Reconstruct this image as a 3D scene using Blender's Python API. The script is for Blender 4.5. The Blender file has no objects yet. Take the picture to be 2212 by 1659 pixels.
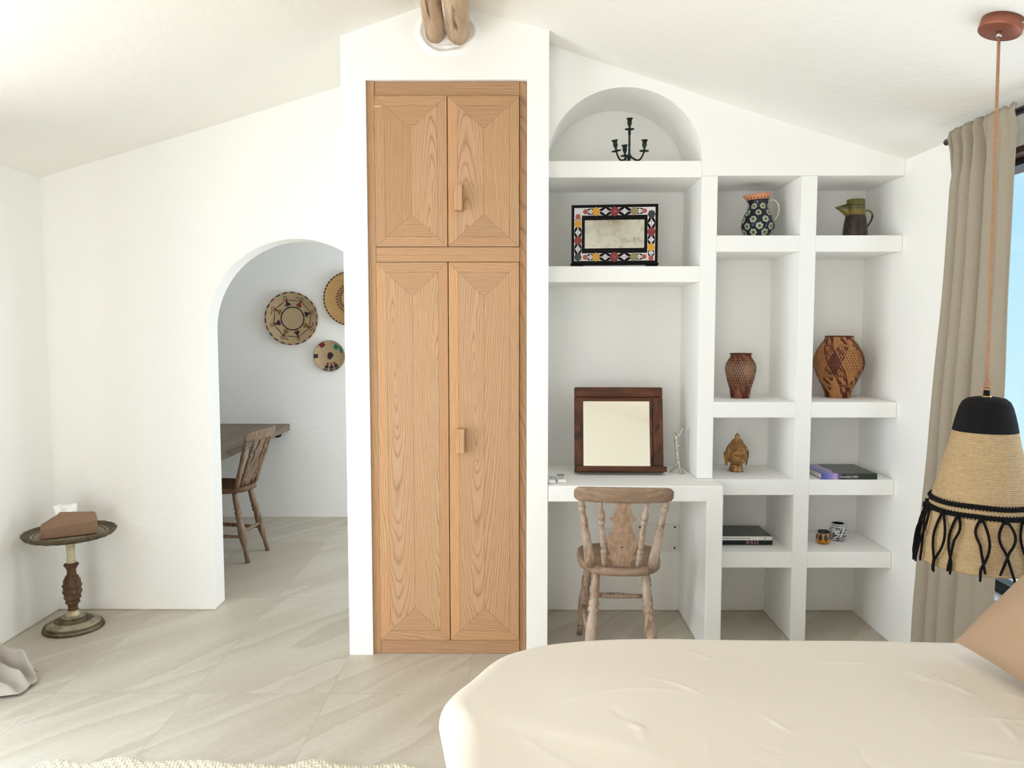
import bpy, bmesh, math, random
from math import sin, cos, pi, radians as R
from mathutils import Vector, Matrix, Euler, noise

random.seed(7)
scn = bpy.context.scene
COL = scn.collection

# ------------------------------------------------------------------ helpers
def S(r, g, b, a=1.0):
    f = lambda c: (c / 255 / 12.92) if c / 255 <= .04045 else ((c / 255 + .055) / 1.055) ** 2.4
    return (f(r), f(g), f(b), a)

def lerp(a, b, t): return a + (b - a) * t
def sstep(a, b, x):
    t = max(0, min(1, (x - a) / (b - a))); return t * t * (3 - 2 * t)

def smooth(pts, n=5):
    P = [Vector(p) for p in pts]; out = []
    for i in range(len(P) - 1):
        p0, p1, p2, p3 = P[max(0, i - 1)], P[i], P[i + 1], P[min(len(P) - 1, i + 2)]
        for k in range(n):
            t = k / n; out.append(.5 * ((2 * p1) + (p2 - p0) * t + (2 * p0 - 5 * p1 + 4 * p2 - p3) * t * t + (3 * p1 - p0 - 3 * p2 + p3) * t ** 3))
    return out + [P[-1]]
def rads(r, n=5):
    out = []
    for a, b in zip(r, r[1:]): out += [lerp(a, b, k / n) for k in range(n)]
    return out + [r[-1]]

class MB:
    """collects geometry, then links it as one mesh object"""
    def __init__(s): s.v = []; s.f = []; s.m = []; s.s = []; s.uv = []; s.t = []
    def add(s, verts, faces, mat=0, smooth=False, uvs=None, tone=None):
        b = len(s.v); s.v += [tuple(p) for p in verts]
        for i, f in enumerate(faces):
            s.f.append([b + k for k in f]); s.m.append(mat); s.s.append(smooth)
            s.uv.append(uvs[i] if uvs else None); s.t.append(tone)
        return s
    def box(s, x0, x1, y0, y1, z0, z1, mat=0, M=None):
        vs = [Vector((x, y, z)) for z in (z0, z1) for y in (y0, y1) for x in (x0, x1)]
        if M: vs = [M @ p for p in vs]
        return s.add(vs, [(0, 2, 3, 1), (4, 5, 7, 6), (0, 1, 5, 4), (2, 6, 7, 3), (0, 4, 6, 2), (1, 3, 7, 5)], mat)
    def prism(s, poly, a0, a1, axis='y', mat=0, smooth=False):
        n = len(poly)
        if axis == 'y': P = lambda p, a: (p[0], a, p[1])
        elif axis == 'x': P = lambda p, a: (a, p[0], p[1])
        else: P = lambda p, a: (p[0], p[1], a)
        vs = [P(p, a0) for p in poly] + [P(p, a1) for p in poly]
        fs = [tuple(range(n - 1, -1, -1)), tuple(range(n, 2 * n))] + [(i, (i + 1) % n, n + (i + 1) % n, n + i) for i in range(n)]
        return s.add(vs, fs, mat, smooth)
    def lathe(s, prof, n=32, mat=0, M=None, caps=True, smooth=True, rfun=None, mats=None):
        vs = []; L = [0]
        for i in range(1, len(prof)): L.append(L[-1] + math.hypot(prof[i][0] - prof[i - 1][0], prof[i][1] - prof[i - 1][1]))
        for (r, z) in prof:
            for k in range(n):
                a = 2 * pi * k / n; rr = r * (rfun(a, z, r) if rfun else 1)
                vs.append(Vector((rr * cos(a), rr * sin(a), z)))
        if M: vs = [M @ p for p in vs]
        b = len(s.v)
        for i in range(len(prof) - 1):
            fs = []; us = []
            for k in range(n):
                k2 = (k + 1) % n
                fs.append((i * n + k, i * n + k2, (i + 1) * n + k2, (i + 1) * n + k))
                us.append([(k / n, L[i]), ((k + 1) / n, L[i]), ((k + 1) / n, L[i + 1]), (k / n, L[i + 1])])
            mm = mats[i] if mats else mat
            if i == 0: s.add(vs, fs, mm, smooth, us)
            else:
                for f, u in zip(fs, us):
                    s.f.append([b + k for k in f]); s.m.append(mm); s.s.append(smooth); s.uv.append(u); s.t.append(None)
        if caps:
            if prof[0][0] > 1e-5: s.f.append([b + k for k in range(n - 1, -1, -1)]); s.m.append(mats[0] if mats else mat); s.s.append(False); s.uv.append(None); s.t.append(None)
            if prof[-1][0] > 1e-5: s.f.append([b + (len(prof) - 1) * n + k for k in range(n)]); s.m.append(mats[-1] if mats else mat); s.s.append(False); s.uv.append(None); s.t.append(None)
        return s
    def tube(s, pts, rad, n=10, mat=0, caps=True, smooth=True, flat=1.0, up=None):
        pts = [Vector(p) for p in pts]; m = len(pts)
        rad = rad if isinstance(rad, (list, tuple)) else [rad] * m
        vs = []; fs = []; us = []
        T0 = (pts[1] - pts[0]).normalized()
        N = Vector(up) if up else (Vector((0, 0, 1)) if abs(T0.z) < .9 else Vector((0, 1, 0)))
        N = (N - T0 * N.dot(T0)).normalized(); d = 0; D = []
        for i in range(m):
            T = (pts[min(i + 1, m - 1)] - pts[max(i - 1, 0)]).normalized()
            N = (N - T * N.dot(T)).normalized(); B = T.cross(N)
            if i: d += (pts[i] - pts[i - 1]).length
            D.append(d)
            for k in range(n):
                a = 2 * pi * k / n
                vs.append(pts[i] + N * (rad[i] * cos(a) * flat) + B * (rad[i] * sin(a)))
        for i in range(m - 1):
            for k in range(n):
                k2 = (k + 1) % n
                fs.append((i * n + k, i * n + k2, (i + 1) * n + k2, (i + 1) * n + k))
                us.append([(k / n, D[i]), ((k + 1) / n, D[i]), ((k + 1) / n, D[i + 1]), (k / n, D[i + 1])])
        b = len(s.v); s.add(vs, fs, mat, smooth, us)
        if caps:
            for f in (list(range(n - 1, -1, -1)), [(m - 1) * n + k for k in range(n)]):
                s.f.append([b + k for k in f]); s.m.append(mat); s.s.append(False); s.uv.append(None); s.t.append(None)
        return s
    def grid(s, fn, nu, nv, mat=0, smooth=True, wrap=False, uvf=None):
        vs = [fn(i / nu, j / nv) for j in range(nv + 1) for i in range(nu + (0 if wrap else 1))]
        w = nu if wrap else nu + 1; fs = []; us = []
        for j in range(nv):
            for i in range(nu):
                i2 = (i + 1) % w if wrap else i + 1
                fs.append((j * w + i, j * w + i2, (j + 1) * w + i2, (j + 1) * w + i))
                us.append([(i / nu, j / nv), ((i + 1) / nu, j / nv), ((i + 1) / nu, (j + 1) / nv), (i / nu, (j + 1) / nv)])
        return s.add(vs, fs, mat, smooth, us)
    def build(s, name, mats, parent=None, world=False, bevel=0, seg=2, sub=0, solid=0, loc=None, fix=False):
        me = bpy.data.meshes.new(name)
        off = Vector(parent.location) if (parent is not None and world) else Vector((0, 0, 0))
        if loc: off = off + Vector(loc)
        me.from_pydata([Vector(p) - off for p in s.v], [], s.f)
        for m in (mats if isinstance(mats, (list, tuple)) else [mats]): me.materials.append(m)
        for p, mi, sm in zip(me.polygons, s.m, s.s): p.material_index = mi; p.use_smooth = sm
        if any(u is not None for u in s.uv):
            ul = me.uv_layers.new(name='UVMap')
            for p, u in zip(me.polygons, s.uv):
                if u:
                    for k, li in enumerate(p.loop_indices): ul.data[li].uv = u[k]
        if any(t is not None for t in s.t):
            ca = me.color_attributes.new('tone', 'FLOAT_COLOR', 'CORNER')
            for p, t in zip(me.polygons, s.t):
                for li in p.loop_indices: ca.data[li].color = (t, t, t, 1) if not isinstance(t, tuple) else t
        if fix:
            bm = bmesh.new(); bm.from_mesh(me); bmesh.ops.recalc_face_normals(bm, faces=bm.faces); bm.to_mesh(me); bm.free()
        me.update()
        o = bpy.data.objects.new(name, me); COL.objects.link(o)
        if parent is not None: o.parent = parent
        if loc: o.location = loc
        if solid:
            md = o.modifiers.new('solid', 'SOLIDIFY'); md.thickness = solid; md.offset = 0
        if sub:
            md = o.modifiers.new('sub', 'SUBSURF'); md.levels = sub; md.render_levels = sub
        if bevel:
            md = o.modifiers.new('bev', 'BEVEL'); md.width = bevel; md.segments = seg; md.limit_method = 'ANGLE'; md.angle_limit = R(35)
        return o

def tag(o, label, cat, group=None, kind=None):
    o['label'] = label; o['category'] = cat
    if group: o['group'] = group
    if kind: o['kind'] = kind
    return o
def thing(name, label, cat, loc=(0, 0, 0), rz=0, group=None):
    o = bpy.data.objects.new(name, None); COL.objects.link(o); o.empty_display_size = .1
    o.location = loc; o.rotation_euler = (0, 0, rz)
    return tag(o, label, cat, group)
def struct(o, label=None, cat=None):
    o['kind'] = 'structure'
    if label: o['label'] = label
    if cat: o['category'] = cat
    return o

# ------------------------------------------------------------------ materials
class NG:
    def __init__(s, name, rough=.6, metal=0, spec=.5):
        s.m = bpy.data.materials.new(name); s.m.use_nodes = True; s.t = s.m.node_tree
        s.b = s.t.nodes['Principled BSDF']
        s.b.inputs['Roughness'].default_value = rough; s.b.inputs['Metallic'].default_value = metal
        s.b.inputs['Specular IOR Level'].default_value = spec
    def n(s, typ, ins=None, **kw):
        nd = s.t.nodes.new(typ)
        for k, v in kw.items(): setattr(nd, k, v)
        for k, v in (ins or {}).items():
            s.set(nd.inputs[k], v)
        return nd
    def set(s, sock, v):
        if isinstance(v, bpy.types.NodeSocket): s.t.links.new(v, sock)
        else: sock.default_value = v
    def math(s, op, a, b=0.0, c=0.0):
        nd = s.t.nodes.new('ShaderNodeMath'); nd.operation = op
        for i, v in enumerate((a, b, c)): s.set(nd.inputs[i], v)
        return nd.outputs[0]
    def coord(s, which='Object'): return s.n('ShaderNodeTexCoord').outputs[which]
    def mapping(s, vec, scale=(1, 1, 1), rot=(0, 0, 0), loc=(0, 0, 0)):
        return s.n('ShaderNodeMapping', {'Vector': vec, 'Scale': scale, 'Rotation': rot, 'Location': loc}).outputs[0]
    def noise(s, vec, scale=5, detail=4, rough=.5, dist=0, out='Fac'):
        return s.n('ShaderNodeTexNoise', {'Vector': vec, 'Scale': scale, 'Detail': detail, 'Roughness': rough, 'Distortion': dist}).outputs[out]
    def ramp(s, fac, stops, interp='LINEAR'):
        nd = s.n('ShaderNodeValToRGB', {'Fac': fac}); cr = nd.color_ramp; cr.interpolation = interp
        while len(cr.elements) < len(stops): cr.elements.new(.5)
        for e, (p, c) in zip(cr.elements, stops): e.position = p; e.color = c
        return nd.outputs[0]
    def mix(s, fac, a, b, blend='MIX'):
        nd = s.n('ShaderNodeMix', data_type='RGBA', blend_type=blend)
        s.set(nd.inputs[0], fac); s.set(nd.inputs[6], a); s.set(nd.inputs[7], b)
        return nd.outputs[2]
    def sep(s, vec):
        nd = s.n('ShaderNodeSeparateXYZ', {0: vec}); return nd.outputs
    def comb(s, x, y, z=0.0):
        return s.n('ShaderNodeCombineXYZ', {0: x, 1: y, 2: z}).outputs[0]
    def color(s, c): s.set(s.b.inputs['Base Color'], c); return s
    def bump(s, h, strength=.2, dist=.01):
        nd = s.n('ShaderNodeBump', {'Strength': strength, 'Distance': dist, 'Height': h}); s.t.links.new(nd.outputs[0], s.b.inputs['Normal']); return s

def plain(name, c, rough=.6, metal=0, spec=.5): return NG(name, rough, metal, spec).color(c).m

def m_plaster(name, c=S(246, 245, 242), bs=.25):
    g = NG(name, .85, 0, .25); P = g.coord()
    g.color(c)
    a = g.noise(P, 3.2, 3); b = g.noise(g.mapping(P, (9, 9, 22)), 2.2, 5, .6)
    h = g.math('ADD', g.math('MULTIPLY', a, .7), g.math('MULTIPLY', b, .3))
    return g.bump(h, bs, .02).m

def m_floor():
    g = NG('stone_tile', .42, 0, .4); P = g.coord(); x, y, z = g.sep(P)
    tx = g.math('DIVIDE', g.math('ADD', x, .744), .548); ty = g.math('DIVIDE', g.math('SUBTRACT', y, 2.98), 1.1)
    fx = g.math('FRACT', tx); fy = g.math('FRACT', ty)
    ix = g.math('FLOOR', tx); iy = g.math('FLOOR', ty)
    wn = g.n('ShaderNodeTexWhiteNoise', {'Vector': g.comb(ix, iy)}, noise_dimensions='2D').outputs['Color']
    off = g.n('ShaderNodeVectorMath', {0: wn, 1: (7.0, 5.0, 3.0)}, operation='MULTIPLY').outputs[0]
    a = R(52)
    q = g.math('SUBTRACT', g.math('MULTIPLY', x, sin(a)), g.math('MULTIPLY', y, cos(a)))
    p = g.math('ADD', g.math('MULTIPLY', x, cos(a)), g.math('MULTIPLY', y, sin(a)))
    wob = g.noise(P, 2.4, 4, .6)
    q2 = g.math('ADD', q, g.math('MULTIPLY', g.math('SUBTRACT', wob, .5), .09))
    vec = g.n('ShaderNodeVectorMath', {0: g.comb(g.math('MULTIPLY', q2, 2.7), g.math('MULTIPLY', p, .34)), 1: off}, operation='ADD').outputs[0]
    band = g.noise(vec, 1.0, 2, .5)
    base = g.ramp(band, [(.28, S(178, 168, 150)), (.42, S(192, 183, 166)), (.492, S(206, 198, 183)), (.503, S(185, 175, 158)), (.58, S(197, 188, 172)), (.665, S(208, 201, 186)), (.675, S(187, 178, 160))])
    fine = g.noise(P, 42, 5, .65); base = g.mix(.35, base, g.mix(fine, S(150, 142, 126), S(222, 215, 202)))
    vn = g.noise(vec, 2.3, 3, .55); vein = g.ramp(g.math('ABSOLUTE', g.math('SUBTRACT', vn, .5)), [(0, (1, 1, 1, 1)), (.012, (0, 0, 0, 1))])
    base = g.mix(g.math('MULTIPLY', vein, .16), base, S(226, 221, 210))
    ex = g.math('MINIMUM', fx, g.math('SUBTRACT', 1.0, fx)); ey = g.math('MINIMUM', fy, g.math('SUBTRACT', 1.0, fy))
    gx = g.math('LESS_THAN', g.math('MULTIPLY', ex, .548), .0011); gy = g.math('LESS_THAN', g.math('MULTIPLY', ey, 1.1), .0011)
    gr = g.math('MAXIMUM', gx, gy)
    g.color(g.mix(gr, base, S(168, 160, 144)))
    g.set(g.b.inputs['Roughness'], g.math('ADD', g.math('MULTIPLY', fine, .2), .34))
    return g.bump(g.math('SUBTRACT', g.math('ADD', g.math('MULTIPLY', fine, .25), g.math('MULTIPLY', band, .6)), g.math('MULTIPLY', gr, .6)), .12, .01).m

def m_oak():
    """wood whose rings follow the board's UV (metres, v along the grain)"""
    g = NG('oak', .5, 0, .35); uv = g.coord('UV'); u, v, _ = g.sep(uv)
    w = g.noise(g.comb(g.math('MULTIPLY', u, 5.0), g.math('MULTIPLY', v, 1.6)), 1.0, 3, .5)
    w2 = g.noise(g.comb(g.math('MULTIPLY', u, 28.0), g.math('MULTIPLY', v, 7.0)), 1.0, 2, .5)
    u2 = g.math('ADD', u, g.math('ADD', g.math('MULTIPLY', g.math('SUBTRACT', w, .5), .06), g.math('MULTIPLY', g.math('SUBTRACT', w2, .5), .006)))
    hv = g.math('ADD', g.math('MULTIPLY', v, .075), g.math('MULTIPLY', w, .05))
    d = g.math('SQRT', g.math('ADD', g.math('MULTIPLY', u2, u2), g.math('MULTIPLY', hv, hv)))
    dn = g.noise(g.comb(g.math('MULTIPLY', d, 42.0), 0.0), 1.0, 2, .5)
    f = g.math('FRACT', g.math('ADD', g.math('DIVIDE', d, .0072), g.math('MULTIPLY', dn, 2.2)))
    ring = g.math('POWER', g.math('ABSOLUTE', g.math('SUBTRACT', g.math('MULTIPLY', f, 2.0), 1.0)), 4.0)
    pore = g.noise(g.comb(g.math('MULTIPLY', u, 420.0), g.math('MULTIPLY', v, 9.0)), 1.0, 2, .6)
    blot = g.noise(g.comb(g.math('MULTIPLY', u, 9.0), g.math('MULTIPLY', v, 3.0)), 1.0, 3, .5)
    k = g.math('ADD', g.math('MULTIPLY', ring, g.math('ADD', .30, g.math('MULTIPLY', dn, .55))), g.math('MULTIPLY', g.math('SUBTRACT', pore, .33), .95))
    c = g.ramp(k, [(0.0, S(197, 164, 130)), (.45, S(172, 136, 102)), (1.0, S(118, 86, 60))])
    c = g.mix(g.math('MULTIPLY', blot, .45), c, S(190, 146, 105))
    tone = g.n('ShaderNodeAttribute', attribute_name='tone').outputs['Color']
    g.color(g.mix(1.0, c, tone, 'MULTIPLY'))
    return g.bump(g.math('SUBTRACT', 1.0, k), .18, .004).m

def m_wood(name, light, mid, dark, sc=(45, 45, 5), rough=.55, blot=None, bamt=.4, knots=None, spec=.35):
    g = NG(name, rough, 0, spec); P = g.coord()
    a = g.noise(g.mapping(P, sc), 1.0, 5, .65, .3); b = g.noise(g.mapping(P, tuple(q * 3.1 for q in sc)), 1.0, 3, .6)
    k = g.math('ADD', g.math('MULTIPLY', a, .75), g.math('MULTIPLY', b, .25))
    c = g.ramp(k, [(.32, dark), (.5, mid), (.66, light)])
    if blot is not None:
        n2 = g.noise(P, 9, 3, .6); c = g.mix(g.math('MULTIPLY', g.ramp(n2, [(.42, (0, 0, 0, 1)), (.62, (1, 1, 1, 1))]), bamt), c, blot)
    if knots is not None:
        n3 = g.noise(g.mapping(P, (sc[0] * .55, sc[1] * .55, sc[2] * 3.0)), 1.0, 4, .6, .6)
        c = g.mix(g.ramp(n3, [(.60, (0, 0, 0, 1)), (.72, (1, 1, 1, 1))]), c, knots)
    g.color(c); return g.bump(k, .15, .004).m

def m_linen(name, c, c2, sc=260, rough=.9, bs=.25):
    g = NG(name, rough, 0, .2); P = g.coord()
    a = g.noise(g.mapping(P, (sc, sc, sc * .12)), 1.0, 3, .6); b = g.noise(g.mapping(P, (sc * .12, sc * .12, sc)), 1.0, 3, .6)
    k = g.math('MULTIPLY', g.math('ADD', a, b), .5); n = g.noise(P, 5, 3)
    g.color(g.mix(g.math('ADD', g.math('MULTIPLY', k, .8), g.math('MULTIPLY', n, .2)), c2, c))
    return g.bump(k, bs, .003).m

def m_rope(name, c, c2, freq, rough=.9):
    """coiled cord: rings up the z axis with short twisted strands"""
    g = NG(name, rough, 0, .2); P = g.coord(); x, y, z = g.sep(P)
    th = g.math('ARCTAN2', y, x)
    zz = g.math('ADD', g.math('MULTIPLY', z, freq), g.math('MULTIPLY', th, 1 / (2 * pi)))
    s1 = g.math('SINE', g.math('MULTIPLY', zz, 2 * pi))
    tw = g.math('SINE', g.math('ADD', g.math('MULTIPLY', th, 150.0), g.math('MULTIPLY', zz, 2.2)))
    n = g.noise(P, 110, 5, .7); n2 = g.noise(g.mapping(P, (26, 26, 260)), 1.0, 4, .65)
    h = g.math('ADD', g.math('MULTIPLY', s1, .5), g.math('ADD', g.math('MULTIPLY', tw, .12), g.math('MULTIPLY', n2, .8)))
    k = g.math('ADD', g.math('MULTIPLY', s1, .10), g.math('ADD', g.math('MULTIPLY', n, .45), g.math('MULTIPLY', n2, .45)))
    g.color(g.ramp(k, [(.15, c2), (.75, c)]))
    return g.bump(h, .5, .004).m

PL = m_plaster('white_plaster'); PLC = m_plaster('ceiling_plaster', S(244, 242, 237), .35)
FL = m_floor(); OAK = m_oak()
CH = m_wood('weathered_beech', S(196, 174, 154), S(166, 140, 119), S(112, 88, 71), (60, 60, 6), .6, S(190, 178, 166), .55, S(96, 74, 60))
CHR = m_wood('weathered_rail', S(172, 148, 126), S(148, 123, 101), S(104, 83, 66), (8, 60, 60), .55, S(138, 116, 98), .5)
CHS = m_wood('worn_splat', S(182, 155, 131), S(162, 133, 110), S(124, 98, 79), (60, 60, 7), .55, S(174, 148, 128), .4)
CH2 = m_wood('waxed_beech', S(154, 129, 106), S(126, 100, 78), S(80, 60, 45), (60, 60, 6), .5, S(138, 120, 102), .4)
LOGM = m_wood('driftwood', S(214, 192, 166), S(198, 174, 146), S(156, 130, 104), (30, 3, 30), .75, S(190, 160, 130), .5, S(96, 70, 48))
MIRW = m_wood('reclaimed_teak', S(118, 70, 38), S(88, 48, 26), S(48, 24, 13), (38, 38, 5), .32, S(70, 36, 20), .5, S(34, 15, 8))
MIRWH = m_wood('reclaimed_teak_rail', S(118, 70, 38), S(88, 48, 26), S(48, 24, 13), (5, 38, 38), .32, S(70, 36, 20), .5, S(34, 15, 8))
TABW = m_wood('desk_walnut', S(132, 116, 98), S(110, 94, 77), S(78, 64, 51), (20, 2.5, 20), .45)
DARKW = m_wood('carved_walnut', S(116, 86, 56), S(86, 60, 38), S(44, 28, 17), (40, 40, 12), .5, S(70, 48, 30), .5)
AGED = m_wood('aged_green_wood', S(170, 160, 134), S(132, 121, 96), S(78, 68, 50), (26, 26, 26), .6, S(172, 165, 144), .5)
DGR = m_wood('worn_dark_edge', S(104, 90, 66), S(74, 62, 44), S(40, 32, 22), (30, 30, 30), .55, S(110, 98, 74), .4)
CREAMW = m_wood('worn_cream_paint', S(214, 206, 178), S(198, 188, 156), S(148, 134, 100), (16, 16, 16), .6)
BLACK = plain('black_metal', S(14, 14, 15), .4, 0, .4); BLK = plain('black_lacquer', S(6, 4, 5), .4, 0, .12)
WHITE = plain('white_plastic', S(238, 238, 236), .35)
STEEL = plain('steel', S(190, 190, 188), .3, 1)
COPPER = plain('brushed_copper', S(158, 100, 80), .45, .8)
BRASS = plain('brass', S(200, 160, 84), .3, 1)
CLOTH = m_linen('cream_cotton', S(226, 217, 203), S(219, 208, 192), 300, .9, .12)
PILM = m_linen('camel_linen', S(182, 153, 126), S(158, 131, 106), 420, .9, .2)
CURT = m_linen('beige_linen', S(172, 162, 146), S(146, 135, 119), 240, .9, .3)
CURL = m_linen('grey_linen', S(200, 193, 184), S(172, 164, 154), 240, .9, .3)
JUTE = m_rope('jute_cord', S(204, 178, 138), S(140, 112, 78), 170); JBLK = m_rope('black_cord', S(28, 26, 26), S(4, 4, 5), 170)
CORD = m_rope('twisted_cord', S(206, 160, 124), S(150, 106, 76), 260)
YARN = plain('black_yarn', S(20, 19, 20), .95, 0, .1)

# ------------------------------------------------------------------ measures (metres, camera over the origin at 1.45)
XL, XR, YB, YS, YC = -2.3627, 1.7301, 3.8918, 3.5094, 3.3479
XCL, XCR, XO1, XO2, ZT = -.7414, .1382, -.6372, .0450, 2.4968
D1, D2, D3, D4 = .8274, .8986, 1.2718, 1.3425
ZF = 4.03       # far face of the arched wall
Y0 = -1.7       # wall behind the camera
CEIL = [(-2.62, 2.12), (-2.363, 2.196), (-1.6, 2.416), (-.863, 2.636), (-.741, 2.678), (-.42, 2.788), (-.30, 2.808), (-.16, 2.776), (.145, 2.696), (.911, 2.446), (1.73, 2.196), (2.0, 2.114)]
def ceil_z(x):
    for (a, za), (b, zb) in zip(CEIL, CEIL[1:]):
        if a <= x <= b: return lerp(za, zb, (x - a) / (b - a))

# ------------------------------------------------------------------ the room
fl = MB().box(-3.6, 2.1, Y0 - .3, 6.1, -.12, 0).build('floor', FL); struct(fl)
poly = CEIL + [(x, z + .12) for x, z in reversed(CEIL)]
struct(MB().prism(poly, Y0 - .25, ZF - .001, 'y').build('ceiling', PLC, fix=True))

def gable(x0, x1, dz=.05): return [(x, z + dz) for x, z in reversed(CEIL) if x0 < x < x1]
# far wall with the arched doorway
AX, AR, AS = -1.0965, .4565, 1.438
arch = [(AX + AR * -cos(pi * k / 40), AS + AR * sin(pi * k / 40)) for k in range(41)]
P = [(-2.6, 0), (AX - AR, 0)] + arch + [(AX + AR, 0), (1.95, 0), (1.95, ceil_z(1.95) + .05)] + gable(-2.6, 1.95) + [(-2.6, ceil_z(-2.6) + .05)]
struct(MB().prism(P, YB, ZF, 'y').build('wall_far', PL, bevel=.008, seg=3, fix=True))
# left wall, opened by a wide glazed door beside the camera
LD0, LD1, LDZ = .35, 3.02, 2.08
P = [(Y0 - .2, 0), (LD0, 0), (LD0, LDZ), (LD1, LDZ), (LD1, 0), (ZF, 0), (ZF, 2.21), (Y0 - .2, 2.21)]
struct(MB().prism(P, XL, XL - .22, 'x').build('wall_left', PL, bevel=.006, fix=True))
# right wall with its window
W0, W1, WZ0, WZ1 = .9, 3.13, .47, 2.075
b = MB(); xx = (XR, XR + .24)
b.box(*xx, Y0 - .2, W0, 0, 2.21); b.box(*xx, W1, ZF, 0, 2.21); b.box(*xx, W0, W1, 0, WZ0); b.box(*xx, W0, W1, WZ1, 2.21)
struct(b.build('wall_right', PL))
# wall behind the camera, with an unseen glazed door added for front light
ND0, ND1, NDZ = -2.1, -.55, 2.1
P = [(-2.6, 0), (ND0, 0), (ND0, NDZ), (ND1, NDZ), (ND1, 0), (1.95, 0), (1.95, ceil_z(1.95) + .05)] + gable(-2.6, 1.95) + [(-2.6, ceil_z(-2.6) + .05)]
struct(MB().prism(P, Y0, Y0 - .2, 'y').build('wall_near', PL, fix=True))
# built-out wall round the wardrobe
P = [(XCL, 0), (XO1, 0), (XO1, ZT), (XO2, ZT), (XO2, 0), (XCR, 0), (XCR, ceil_z(XCR) + .05)] + gable(XCL, XCR) + [(XCL, ceil_z(XCL) + .05)]
struct(MB().prism(P, YC, YB - .001, 'y').build('wall_closet', PL, bevel=.004, seg=2, fix=True))
# wall over the shelves with the round-headed niche
na, nb, nx = .343, .32, .4845
narch = [(nx + na * cos(pi * k / 40), 2.1943 + nb * sin(pi * k / 40)) for k in range(41)]
P = [(D1, 2.1943), (D1, 2.128), (XR - .001, 2.128), (XR - .001, ceil_z(XR) + .04)] + gable(XCR + .002, XR - .002, .04) + [(XCR + .001, ceil_z(XCR) + .04), (XCR + .001, 2.1943)] + narch[::-1][:-1]
struct(MB().prism(P, YS, YB - .001, 'y').build('wall_niche', PL, bevel=.003, seg=2, fix=True))
# plaster lip where the two logs enter the wall
def lipf(u, v):
    a = 2 * pi * u; q = v * (1 + .10 * noise.noise(Vector((cos(a) * 1.5, sin(a) * 1.5, 4)))); n_ = noise.noise(Vector((cos(a) * 2.2, sin(a) * 2.2, v * 3)))
    h = .010 * math.exp(-((v - .80) / .09) ** 2) * (1 + n_) + .005 * math.exp(-((v - .58) / .06) ** 2) * (1 + 1.5 * n_) + .001
    return Vector((-.292 + .142 * q * cos(a), YC + .0005 - h * (v < .99), 2.695 + .112 * q * sin(a)))
b = MB(); b.grid(lipf, 64, 26, wrap=True)
struct(b.build('trim_1', PL))

# room beyond the arch
struct(MB().box(-3.6, .75, 5.88, 6.05, 0, 2.6).build('wall_hall_back', PL))
struct(MB().box(-3.6, -3.4, ZF + .001, 5.88, 0, 2.6).build('wall_hall_left', PL))
b = MB(); b.box(.55, .75, ZF + .001, 4.35, 0, 2.6); b.box(.55, .75, 5.6, 5.879, 0, 2.6); b.box(.55, .75, 4.35, 5.6, 0, .5); b.box(.55, .75, 4.35, 5.6, 2.1, 2.6)
struct(b.build('wall_hall_right', PL))
struct(MB().box(-3.6, .75, ZF + .001, 6.05, 2.601, 2.7).build('ceiling_hall', PLC))
struct(MB().box(-3.6, -2.61, ZF - .1, ZF, 0, 2.6).build('wall_hall_front', PL))

# windows: black metal frames and panes
g = NG('window_glass', .02); g.t.nodes.remove(g.b)
tr = g.n('ShaderNodeBsdfTransparent', {'Color': (.985, .985, .985, 1)}); gl = g.n('ShaderNodeBsdfGlossy', {'Roughness': .02})
mx = g.n('ShaderNodeMixShader', {0: .04}); g.t.links.new(tr.outputs[0], mx.inputs[1]); g.t.links.new(gl.outputs[0], mx.inputs[2])
g.t.links.new(mx.outputs[0], g.t.nodes['Material Output'].inputs[0]); GLASS = g.m

def window(name, axis, p, a0, a1, z0, z1, mull, mat=BLACK, w=.045, d=.05):
    root = bpy.data.objects.new(name, None); COL.objects.link(root); struct(root)
    bar = (lambda b, s0, s1, q0, q1: b.box(p, p + d, s0, s1, q0, q1)) if axis == 'x' else (lambda b, s0, s1, q0, q1: b.box(s0, s1, p, p + d, q0, q1))
    b = MB(); bar(b, a0, a1, z0, z0 + w); bar(b, a0, a1, z1 - w, z1); bar(b, a0, a0 + w, z0 + w, z1 - w); bar(b, a1 - w, a1, z0 + w, z1 - w)
    for m in mull: bar(b, m - w / 2, m + w / 2, z0 + w, z1 - w)
    b.build('window_frame', mat, root)
    b = MB(); c = p + d / 2
    if axis == 'x': b.box(c - .002, c + .002, a0 + w, a1 - w, z0 + w, z1 - w)
    else: b.box(a0 + w, a1 - w, c - .002, c + .002, z0 + w, z1 - w)
    b.build('pane', GLASS, root)
    return root
window('window_1', 'x', XR + .06, W0, W1, WZ0, WZ1, [1.9])
window('door_1', 'x', XL - .16, LD0, LD1, 0, LDZ, [1.24, 2.13])
window('door_added', 'y', Y0 - .13, ND0, ND1, 0, NDZ, [(ND0 + ND1) / 2])  # door behind the camera, added to bring in front light
window('window_2', 'x', .62, 4.35, 5.6, .5, 2.1, [])
struct(MB().box(XR + .001, XR + .235, W0, W1, WZ1 - .022, WZ1 - .001).build('trim_2', plain('lintel_wood', S(74, 38, 30), .6)))

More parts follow.
